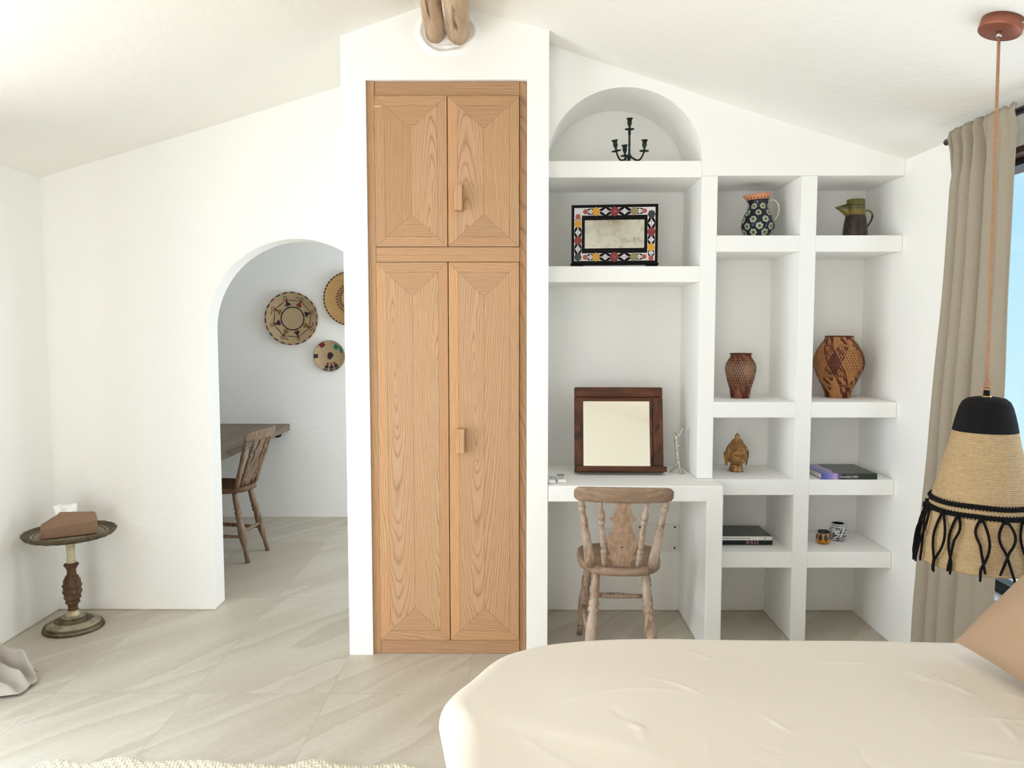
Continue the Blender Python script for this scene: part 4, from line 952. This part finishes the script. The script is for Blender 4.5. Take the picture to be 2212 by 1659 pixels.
def remote(label, x0, x1, y0, y1, screen):
    root = thing('remote_control', label, 'remote control', ((x0 + x1) / 2, (y0 + y1) / 2, .7626), 0, 'remote controls on the desk'); hx, hy = (x1 - x0) / 2, (y1 - y0) / 2
    MB().box(-hx, hx, -hy, hy, .0004, .017).build('case', WHITE, root, bevel=.007, seg=3)
    if screen: MB().box(-hx + .005, hx - .005, hy - .05, hy - .012, .0171, .0176).build('screen', plain('lcd_grey', S(120, 124, 118), .3), root)
    b = MB()
    for r_ in range(4):
        for c_ in range(3): b.box(-hx + .007 + c_ * .009, -hx + .012 + c_ * .009, -hy + .02 + r_ * .018, -hy + .028 + r_ * .018, .0171, .0181)
    b.build('buttons', plain('grey_rubber', S(150, 152, 152), .6), root)
remote('plain white remote control against the wardrobe wall on the desk', .1415, .176, 3.39, 3.53, False)
remote('white remote control with a grey screen lying beside the plain one', .183, .224, 3.40, 3.545, True)

# plates on the wall under the desk
cp = thing('cover_plate', 'flat white junction cover plate with corner screws on the wall under the desk', 'cover plate', (.72, YB, .388))
MB().box(.612, .826, YB - .007, YB - .0005, .315, .458).build('plate', plain('plate_white', S(232, 231, 226), .4), cp, world=True, bevel=.004)
for x in (.630, .808):
    for z in (.333, .440):
        b = MB().lathe([(.0055, 0), (.0055, .0012), (.002, .0018)], 14, 0, Matrix.Translation((x, YB - .007, z)) @ Matrix.Rotation(R(90), 4, 'X')); b.build('screw', plain('screw_grey', S(96, 96, 94), .4, .8), cp, world=True)
so = thing('wall_socket', 'small white socket plate low on the wall behind the chair under the desk', 'socket', (.50, YB, .39))
MB().box(.455, .545, YB - .008, YB - .0005, .352, .432).build('plate', WHITE, so, world=True, bevel=.003)
MB().box(.470, .530, YB - .010, YB - .008, .367, .417).build('insert', plain('insert_white', S(222, 222, 220), .4), so, world=True, bevel=.001)

# ------------------------------------------------------------------ pedestal table and tissue box
pt = thing('pedestal_table', 'small round antique pedestal table with scalloped top in the left corner', 'side table', (-2.150, 3.655, 0))
scal = lambda a, z, r: 1 + (.022 * (abs(sin(a * 9)) ** .6 - .6) + .012 * sin(a * 27)) * sstep(.13, .19, r)
b = MB().lathe([(.03, .452), (.15, .452), (.188, .458), (.199, .470), (.201, .480), (.193, .482), (.185, .474), (.165, .466), (.155, .468), (.148, .465), (.001, .465)], 90, 0, None, True, True, scal, [1, 1, 1, 1, 1, 1, 1, 0, 1, 0, 0]); b.build('table_top', [AGED, DGR], pt)
b = MB().lathe([(.134, .0005), (.135, .008), (.128, .011), (.131, .016), (.128, .022), (.119, .026), (.115, .031), (.085, .042), (.07, .047), (.068, .053), (.055, .060), (.035, .064), (.034, .0655)], 56, 0, None, True, True, None, [1, 1, 0, 1, 1, 0, 0, 1, 1, 1, 0, 0, 0]); b.build('base', [AGED, DGR], pt)
b = MB().lathe([(.034, .0655), (.026, .072), (.022, .080), (.0215, .089)], 32); b.build('lower_collar', CREAMW, pt)
tiers = [(.0215, .089), (.024, .091), (.020, .096), (.022, .118), (.032, .128), (.029, .131), (.030, .142), (.038, .153), (.034, .156), (.036, .168), (.0425, .182), (.038, .185), (.039, .205), (.0435, .212), (.038, .216), (.037, .228), (.0355, .240), (.031, .244), (.030, .252), (.026, .258), (.0215, .262), (.019, .275), (.020, .290), (.027, .304), (.0325, .312), (.030, .318), (.022, .322)]
b = MB().lathe(tiers, 48, 0, None, True, True, lambda a, z, r: 1 + .05 * abs(sin(a * 6 + (int(z * 60) % 2) * .26))); b.build('column', DARKW, pt)
b = MB().lathe([(.0215, .322), (.0185, .335), (.0175, .36), (.019, .40), (.024, .43), (.032, .452)], 32); b.build('upper_collar', CREAMW, pt)

TISS = m_linen('woven_brown', S(166, 136, 112), S(108, 82, 64), 330, .85, .6)
tx = thing('tissue_box', 'brown woven tissue box cover with a white tissue on the pedestal table', 'tissue box', (-2.140, 3.635, .4665), R(30))
hx, hy = .118, .056
V_ = [(-hx, -hy, .0005), (hx, -hy, .0005), (hx, hy, .0005), (-hx, hy, .0005), (-hx, -hy * .97, .052), (hx, -hy * .95, .070), (hx, hy * .95, .070), (-hx, hy * .97, .052), (-.035, -.008, .112), (hx * .93, -.006, .098), (hx * .93, .006, .098), (-.035, .008, .112), (-.072, -.022, .078), (-.072, .022, .078)]
F_ = [(3, 2, 1, 0), (0, 1, 5, 4), (1, 2, 6, 5), (2, 3, 7, 6), (3, 0, 4, 7), (4, 5, 9, 8, 12), (6, 7, 13, 11, 10), (5, 6, 10, 9), (4, 12, 13, 7), (12, 8, 11, 13), (8, 9, 10, 11)]
MB().add(V_, F_, 0, False).build('cover', TISS, tx, bevel=.006, seg=3, fix=True)
def tis(u, v):
    x = lerp(-.052, .030, u); z = .094 + .052 * v * (1 - .25 * abs(u - .45)) - .012 * u * (1 - v); y = .004 + .018 * sin(u * 9) * v + .012 * noise.noise(Vector((u * 5, v * 4, 2)))
    return Vector((x + .02 * v * (u - .6), y + .015 * v, z))
MB().grid(tis, 14, 10).build('tissue', plain('tissue_white', S(244, 243, 240), .9), tx, solid=.0012)

# ------------------------------------------------------------------ pendant lamp
LX, LY = 1.362, 2.24
pd = thing('pendant_lamp', 'jute pendant lamp with black crown and black fringe hanging over the bed edge', 'lamp', (LX, LY, .77))
rel = lambda *p: (p[0], p[1], p[2] - .77)
sl = math.atan(.305); zc = ceil_z(LX)
Mc = Matrix.Translation((0, 0, zc - .77 - .0005)) @ Matrix.Rotation(sl, 4, 'Y') @ Matrix.Rotation(pi, 4, 'X')
can = MB().lathe([(.0555, 0), (.0555, .030), (.054, .032), (.01, .033), (.001, .033)], 48, 0, Mc).build('ceiling_cup', COPPER, pd)
n_ = Mc @ Vector((0, 0, .033)); b = MB().lathe([(.0075, 0), (.0075, .012), (.004, .013)], 16, 0, Matrix.Translation(n_) @ Matrix.Rotation(pi, 4, 'X')); b.build('cord_grip', STEEL, pd)
p = Mc @ Vector((.035, -.0435, .014)); b = MB().lathe([(.003, 0), (.003, .002)], 12, 0, Matrix.Translation(Mc @ Vector((.03, .0468, .014))) @ Matrix.Rotation(R(90), 4, 'X')); b.build('screw', STEEL, pd)
top = n_ + Vector((0, 0, -.010)); cz = 1.295 - .77
pts = [top.lerp(Vector((0, 0, cz)), k / 30) for k in range(31)]
MB().tube(pts, .0043, 10).build('cord', CORD, pd)
b = MB()
for k, (rr, zz) in enumerate(((.0085, 1.292), (.0095, 1.283), (.0085, 1.274))): b.lathe([(rr * .5, -.005), (rr, -.002), (rr, .002), (rr * .5, .005)], 14, 0, Matrix.Translation((.001 * (-1) ** k, 0, zz - .77)) @ Matrix.Rotation(.2 * (-1) ** k, 4, 'X'))
b.build('knot', CORD, pd)
MB().lathe([(.0075, 0), (.009, .004), (.0085, .018), (.006, .020)], 18, 0, Matrix.Translation((0, 0, 1.253 - .77))).build('lamp_holder', BLK, pd)
MB().lathe([(.0125, 0), (.0125, .006), (.009, .007)], 20, 0, Matrix.Translation((0, 0, 1.249 - .77))).build('collar_ring', BRASS, pd)
SP = [(.163, .770), (.158, .80), (.150, .862), (.141, .91), (.133, .948), (.119, 1.005), (.104, 1.065), (.093, 1.11), (.084, 1.153)]
SB = [(.084, 1.153), (.079, 1.178), (.074, 1.200), (.068, 1.222), (.060, 1.238), (.048, 1.248), (.028, 1.252), (.013, 1.250)]
def shr(z):
    L_ = SP + SB[1:]
    for (a, za), (c, zb2) in zip(L_, L_[1:]):
        if za <= z <= zb2: return lerp(a, c, (z - za) / (zb2 - za))
    return L_[0][0] if z < .77 else L_[-1][0]
wob = lambda a, z, r: 1 + .006 * sin(3 * a + 1) + .003 * sin(z * 900)
b = MB().lathe([(r, z - .77) for r, z in SP], 72, 0, None, False, True, wob); b.lathe([(r - .005, z - .77) for r, z in reversed(SP)], 72, 0, None, False, True, wob); b.lathe([(.158, 0), (.1615, -.003), (.163, 0)], 72, 0, None, False, True, wob)
b.build('shade', JUTE, pd)
b = MB().lathe([(r + .0008, z - .77) for r, z in SB], 64, 0, None, False, True, wob); b.build('crown', JBLK, pd)
for zz in (.952, .926):
    b = MB(); N_ = 96; pts = [((shr(zz) + .003) * cos(2 * pi * k / N_), (shr(zz) + .003) * sin(2 * pi * k / N_), zz - .77 + .0015 * sin(2 * pi * k / N_ * 5)) for k in range(N_ + 1)]
    b.tube(pts, .0065, 8, 0, False, flat=.6 if False else 1)
    for k in range(N_): a = 2 * pi * k / N_; r_ = shr(zz) + .004; b.tube([(r_ * cos(a), r_ * sin(a), zz - .77 - .0085), ((r_ - .001) * cos(a + .02), (r_ - .001) * sin(a + .02), zz - .77 + .0085)], .0016, 4)
    b.build('band', YARN, pd)
b = MB(); rnd = random.Random(11); NT = 17
for k in range(NT):
    a0 = 2 * pi * k / NT + .1 + rnd.uniform(-.05, .05)
    for s_ in (-1, 1):
        pts = []; sway = rnd.uniform(.07, .15); cross = rnd.random() < .55; end = rnd.uniform(.75, .778); kk = rnd.uniform(.35, .6)
        for i in range(15):
            t = i / 14; z = lerp(.924, end, t); bow = sin(pi * min(1, t / .8)) * sway * s_
            if cross: bow = s_ * sway * sin(pi * t / kk) * .8 if t < kk else -s_ * sway * .9 * (t - kk) / (1 - kk)
            a = a0 + bow + .012 * s_; r_ = shr(max(.77, z)) + .006 + .004 * t + .006 * sin(pi * t) * (s_ > 0)
            pts.append((r_ * cos(a), r_ * sin(a), z - .77))
        b.tube(smooth(pts, 3), rads([.0036] * 14 + [.0028], 3), 7)
    b.tube([((shr(.924) + .009) * cos(a0), (shr(.924) + .009) * sin(a0), .930 - .77), ((shr(.915) + .009) * cos(a0), (shr(.915) + .009) * sin(a0), .914 - .77)], [.0058, .005], 7)
b.build('fringe', YARN, pd)
b = MB().lathe([(.005, 0), (.022, .02), (.029, .045), (.024, .07), (.014, .09), (.013, .12)], 24, 0, Matrix.Translation((0, 0, 1.09 - .77)), True); b.build('bulb', plain('opal_glass', S(240, 238, 230), .3), pd)
MB().lathe([(.015, 0), (.015, .045), (.008, .05)], 20, 0, Matrix.Translation((0, 0, 1.205 - .77))).build('socket', BLK, pd)

# ------------------------------------------------------------------ curtains
RX, RZ = 1.655, 2.163
rod = thing('curtain_rod', 'black metal curtain rod along the right wall over the window', 'curtain rod', (RX, 2.2, RZ))
MB().tube([(RX, .72, RZ), (RX, 3.045, RZ)], .0125, 16).build('rod', BLACK, rod, world=True)
for y in (.80, 2.50):
    b = MB().tube([(RX, y, RZ - .001), (RX + .03, y, RZ), (XR - .0005, y, RZ)], .010, 10); b.lathe([(.022, 0), (.022, .006)], 16, 0, Matrix.Translation((XR - .0065, y, RZ)) @ Matrix.Rotation(R(90), 4, 'Y')); b.build('bracket', BLACK, rod, world=True)
def curtain(name, label, y0t, y1t, y0b, y1b, zb_, folds, seed, mat, x=RX):
    def fn(u, v):
        z = lerp(RZ + .022, zb_, v); t = sstep(0, .10, v)
        y = lerp(lerp(y0t, y1t, u), lerp(y0b, y1b, u), sstep(.02, 1, v))
        env = sstep(.32, .5, u); ph = folds * 2 * pi * (u ** 1.15) + .7 * noise.noise(Vector((u * 4 + seed, v * 1.3, 0)))
        amp = lerp(.010, .027, t) * lerp(.25, 1, env) * (1 - .2 * v)
        gather = .012 * sin(ph * 2.1 + 1.3) * (1 - sstep(.03, .11, v)) * lerp(.2, 1, env)
        xx = x - .0185 + amp * sin(ph) + gather + .006 * noise.noise(Vector((u * 9, v * 6, seed)))
        xx -= .018 * math.exp(-((v - .012) / .012) ** 2) * .6
        zz = z + (.006 * sin(ph * 2.1) * (1 - sstep(0, .05, v)))
        return Vector((min(xx, x - .0145 if v < .03 else x + .03), y + .012 * cos(ph) * t * env, zz))
    b = MB(); b.grid(fn, 150, 90)
    return tag(b.build(name, mat, solid=.002), label, 'curtain')
curtain('curtain', 'beige linen curtain hanging from the black rod at the right wall', 2.595, 2.965, 2.60, 3.15, .012, 5.5, 1, CURT)
# left curtain of the glazed door; its long hem trails onto the floor
def lc(u, v):
    yb_ = lerp(2.72, 3.22, u)
    if v < .72:
        t = v / .72; z = lerp(2.14, .16, t); ph = 10 * pi * u
        return Vector((-2.285 + .025 * sin(ph) * (.4 + .6 * t), yb_ + .008 * cos(ph), z))
    t = (v - .72) / .28; ph = 10 * pi * u
    far = sstep(.84, .90, u); mid = sstep(.42, .58, u) * (1 - far)
    reach = .06 + .265 * mid + .235 * far + .02 * sin(u * 31) * (1 - mid)
    x = -2.285 + .025 * sin(ph) * (1 - t) ** 2 + reach * (t ** .9)
    lie = (1 - t) ** 3
    fold = .105 * math.exp(-((u - .945) / .042) ** 2) + .060 * math.exp(-((u - .80 + .06 * t) / .040) ** 2) + .030 * math.exp(-((u - .66 + .10 * t) / .035) ** 2)
    z = .16 * lie + .010 + fold * (1 - lie) * (1 - sstep(.80, 1.0, t) * (.9 if u < .86 else .55)) + .010 * noise.noise(Vector((u * 9, t * 5, 3))) * (1 - t)
    y = lerp(yb_, lerp(2.70, 3.13, u), t) + .010 * noise.noise(Vector((u * 6, t * 4, 8)))
    return Vector((x, y, max(.006, z)))
b = MB(); b.grid(lc, 110, 110)
tag(b.build('curtain', CURL, solid=.0025), 'pale grey linen curtain whose hem trails on the floor at the left edge', 'curtain')
MB().tube([(-2.285, .25, 2.15), (-2.285, 3.26, 2.15)], .0115, 12).build('curtain_rod', BLACK)
o = bpy.data.objects['curtain_rod.001'] if 'curtain_rod.001' in bpy.data.objects else None
tag(o, 'black curtain rod above the glazed door in the left wall', 'curtain rod')
for y in (.4, 3.24):
    b = MB().tube([(-2.285, y, 2.15), (XL + .0005, y, 2.15)], .009, 10).build('bracket', BLACK, o)

# ------------------------------------------------------------------ rug
def rg(u, v):
    x = lerp(-1.615, -.30, u); far = lerp(2.492, 2.455, u) + .016 * sin(u * 26 + 1) * sin(u * 11) - .09 * math.exp(-(u / .03) ** 2) ; y = lerp(far, .95, v)
    e_ = min(u / .02, (1 - u) / .02, v / .02, (1 - v) / .02, 1)
    z = .004 + .014 * max(0, e_) ** .5 + .012 * max(0, sin(u * 26 + 2)) * math.exp(-(v / .02) ** 2) + .0035 * sin(u * 240) * sin(v * 280) * max(0, e_)
    return Vector((x, y, z))
b = MB(); b.grid(rg, 260, 200)
g = NG('cream_wool', .95, 0, .1); P_ = g.coord(); x_, y_, z_ = g.sep(P_); n1 = g.noise(P_, 160, 4, .7)
w1 = g.math('SINE', g.math('MULTIPLY', g.math('ADD', x_, y_), 330.0)); w2 = g.math('SINE', g.math('MULTIPLY', g.math('SUBTRACT', x_, y_), 210.0)); k = g.math('ADD', g.math('MULTIPLY', g.math('MULTIPLY', w1, w2), .3), n1)
g.color(g.ramp(k, [(.2, S(196, 184, 158)), (.6, S(236, 229, 210))])); RUGM = g.bump(k, .6, .006).m
tag(b.build('rug', RUGM, solid=.003), 'cream woven wool rug with wavy edge on the tiles in the foreground', 'rug')

# ------------------------------------------------------------------ bed
bd = thing('bed', 'double bed under the cream cover in the foreground at right', 'bed', (.80, 1.05, 0))
MB().box(-.02, 1.66, .25, 1.90, .06, .30).build('bed_base', plain('base_fabric', S(206, 196, 180), .9), bd, world=True, bevel=.02)
MB().box(-.02, 1.66, .25, 1.90, .3005, .53).build('mattress', plain('mattress_white', S(236, 232, 224), .9), bd, world=True, bevel=.05, seg=4)
for x in (.05, 1.55):
    for y in (.35, 1.8): MB().box(x - .03, x + .03, y - .03, y + .03, .001, .0595).build('foot', DARKW, bd, world=True)
OUT = [(-.15, .06), (-.142, .6), (-.140, 1.44), (-.148, 1.60), (-.174, 1.70), (-.117, 1.83), (-.066, 1.935), (.0, 1.995), (.10, 2.035), (.3, 2.055), (.8, 2.055), (1.2, 2.045), (1.60, 2.035), (1.66, 2.0), (1.67, 1.8), (1.67, .2), (1.64, .06), (.8, .02), (0, .02)]
pts = []
for i in range(len(OUT)):      # smooth closed outline
    p0, p1, p2, p3 = [Vector(OUT[(i + k) % len(OUT)]) for k in (-1, 0, 1, 2)]; L_ = (p2 - p1).length; n = max(2, int(L_ / .011))
    for k in range(n):
        t = k / n; pts.append(.5 * ((2 * p1) + (p2 - p0) * t + (2 * p0 - 5 * p1 + 4 * p2 - p3) * t * t + (3 * p1 - p0 - 3 * p2 + p3) * t ** 3))
NP = len(pts); cen = Vector((.78, 1.05))
def crease(x, y):
    z = 0
    for (ax, ay, bx, by, h, w) in CREASES:
        if x < min(ax, bx) - .04 or x > max(ax, bx) + .04 or y < min(ay, by) - .04 or y > max(ay, by) + .04: continue
        dx, dy = bx - ax, by - ay; L2 = dx * dx + dy * dy; t = max(0, min(1, ((x - ax) * dx + (y - ay) * dy) / L2))
        d = math.hypot(x - ax - t * dx, y - ay - t * dy + .018 * sin(t * 5 + ax * 40) - .018 * sin(ax * 40)); z += h * math.exp(-(d / w) ** 2) * max(0, sin(pi * t)) ** .8
    return z
rc = random.Random(21); CREASES = []
for k in range(44):
    x, y = rc.uniform(-.05, 1.2), rc.uniform(1.15, 1.98); a = rc.gauss(-.95, .40); L_ = rc.uniform(.2, .55); h = rc.uniform(.0022, .0045) * rc.choice((1, 1, -.6)); CREASES.append((x, y, x + L_ * cos(a), y + L_ * sin(a), h, rc.uniform(.0055, .009)))
CREASES += [(.16, 1.62, .30, 1.40, .005, .006), (.42, 1.93, .62, 1.74, .005, .006), (.38, 1.94, .56, 1.78, .004, .005), (.25, 1.78, .55, 1.50, .004, .006), (.5, 1.55, .62, 1.28, .005, .006)]
NI = 250; NR = NI + 20
def duv(u, v):
    p = pts[int(round(u * NP)) % NP]; d = p - cen; Lh = d.length; ang = math.atan2(d.y, d.x); j = v * NR
    rr_ = .075
    if j <= NI:
        s_ = (1 - (1 - j / NI) ** 1.0); q = cen + d * (s_ * (1 - rr_ / Lh)); ed = Lh * (1 - s_)
        z = .628 + .028 * sstep(0, .5, ed) + .010 * noise.noise(Vector((q.x * 2.2, q.y * 2.2, .3))) + crease(q.x, q.y) * sstep(0, .06, ed + .02)
        return Vector((q.x, q.y, z))
    if j <= NI + 8:
        a = (j - NI) / 8 * pi / 2; q = cen + d * (1 - rr_ / Lh) + d.normalized() * rr_ * sin(a); z = .628 - rr_ * (1 - cos(a)) + .010 * noise.noise(Vector((q.x * 2.2, q.y * 2.2, .3))) * cos(a)
        return Vector((q.x, q.y, z))
    t = (j - NI - 8) / (NR - NI - 8); arc = int(round(u * NP))
    w = .022 * sin(arc * .088) * sin(arc * .0236 + 1) + .01 * sin(arc * .2)
    if d.y > .8 or d.x > .8: w *= .4
    off = w * sstep(0, .6, t) + (-.028 * sin(pi * min(1, t * 1.6)) if p.x < 0 else 0) + .01 * t * (p.x < .3)
    q = p + d.normalized() * off
    if q.x > 1.69: q.x = 1.69
    return Vector((q.x, q.y, lerp(.553, .012, t)))
b = MB(); b.grid(duv, NP, NR, wrap=True)
tag(b.build('duvet', CLOTH), 'cream cotton duvet cover spread over the bed and draping to the floor', 'duvet')
# pillow leaning at the head
def pil(u, v):
    a, c = u * 2 - 1, v * 2 - 1; side = 1
    return a, c
b = MB(); NPL = 40; vs = []; fs = []
pm = Matrix.Translation((1.098, 1.58, .668)) @ Matrix.Rotation(R(46), 4, 'Y')
for side in (1, -1):
    for j in range(NPL + 1):
        for i in range(NPL + 1):
            a, c = i / NPL * 2 - 1, j / NPL * 2 - 1
            k = max(0, (1 - abs(a) ** 2.4)) ** .55 * max(0, (1 - abs(c) ** 2.4)) ** .55
            pin = 1 - .05 * (1 - a * a) * (abs(c) > .0) * c * c - .0
            y = a * .315 * (1 - .07 * (1 - c * c) * a * a * 0) * (1 - .05 * (1 - c * c) * abs(a) ** 3); z = .235 + c * .235 * (1 - .06 * (1 - a * a) * abs(c) ** 3)
            x = side * -.082 * k + .006 * noise.noise(Vector((a * 3, c * 3, side))) * k + .004 * math.exp(-((c + .9) / .1) ** 2) * sin(a * 30) * (1 - abs(a))
            vs.append(pm @ Vector((x, y, z)))
n1_ = (NPL + 1) ** 2
for s_ in (0, 1):
    for j in range(NPL):
        for i in range(NPL):
            q = s_ * n1_ + j * (NPL + 1) + i; f = (q, q + 1, q + NPL + 2, q + NPL + 1); fs.append(f if s_ else f[::-1])
b.add(vs, fs, 0, True)
tag(b.build('pillow', PILM), 'camel brown linen pillow leaning at the head of the bed', 'pillow')

# ------------------------------------------------------------------ daylight and added front fill
w = bpy.data.worlds.new('World'); scn.world = w; w.use_nodes = True; nt = w.node_tree; bg = nt.nodes['Background']
tc = nt.nodes.new('ShaderNodeTexCoord'); sx_ = nt.nodes.new('ShaderNodeSeparateXYZ'); nt.links.new(tc.outputs['Generated'], sx_.inputs[0])
rp = nt.nodes.new('ShaderNodeValToRGB'); mp = nt.nodes.new('ShaderNodeMapRange'); mp.inputs[1].default_value = -.35; mp.inputs[2].default_value = .6
nt.links.new(sx_.outputs[2], mp.inputs[0]); nt.links.new(mp.outputs[0], rp.inputs[0]); nt.links.new(rp.outputs[0], bg.inputs[0])
cr = rp.color_ramp
for pos, c in ((0, (.80, .93, 1, 1)), (.25, (.62, .90, 1, 1)), (.5, (.45, .78, 1, 1)), (1, (.25, .52, .9, 1))):
    e_ = cr.elements.new(pos); e_.color = c
cr.elements.remove(cr.elements[0]); bg.inputs[1].default_value = 1.0

def area(name, loc, rot, sx_, sy_, power, color):
    l = bpy.data.lights.new(name, 'AREA'); l.shape = 'RECTANGLE'; l.size = sx_; l.size_y = sy_; l.energy = power; l.color = color
    o = bpy.data.objects.new(name, l); COL.objects.link(o); o.location = loc; o.rotation_euler = rot; return o
area('daylight_left_door', (XL - .5, 1.7, 1.35), Euler((R(78), 0, R(-90))), 2.6, 2.0, 92, (.77, .885, 1))
area('terrace_bounce', (XL - 1.0, 1.7, .1), Euler((R(118), 0, R(-90))), 3.2, 1.4, 92, (1, .86, .66))
area('added_front_fill', ((ND0 + ND1) / 2, Y0 - .5, 1.1), Euler((R(90), 0, 0)), 1.5, 2.0, 62, (1, .965, .935))  # fill lamp added behind the camera to brighten surfaces facing it
area('daylight_right_window', (XR + .5, 1.9, 1.3), Euler((R(90), 0, R(90))), 1.9, 1.5, 20, (.80, .90, 1))
area('daylight_hall_window', (.9, 5.0, 1.2), Euler((R(78), 0, R(90))), 1.2, 1.2, 34, (.86, .93, 1))

# ------------------------------------------------------------------ camera
cam = bpy.data.cameras.new('Camera'); cam.lens = 1671.66 / 2212 * 36; cam.sensor_width = 36; cam.sensor_fit = 'HORIZONTAL'; cam.clip_start = .02
co = bpy.data.objects.new('Camera', cam); COL.objects.link(co); co.location = (0, 0, 1.45); co.rotation_euler = (pi / 2 - .0717327, .000225, .0055023)
scn.camera = co
vs_ = scn.view_settings; scn.display_settings.display_device = 'sRGB'; vs_.view_transform = 'Standard'; vs_.look = 'None'; vs_.exposure = 0.16; vs_.gamma = 1.0; vs_.use_curve_mapping = False
cy = scn.cycles; cy.use_denoising = True; cy.max_bounces = 9; cy.diffuse_bounces = 7; cy.glossy_bounces = 4; cy.transparent_max_bounces = 8; cy.sample_clamp_indirect = 8; cy.caustics_reflective = False; cy.caustics_refractive = False
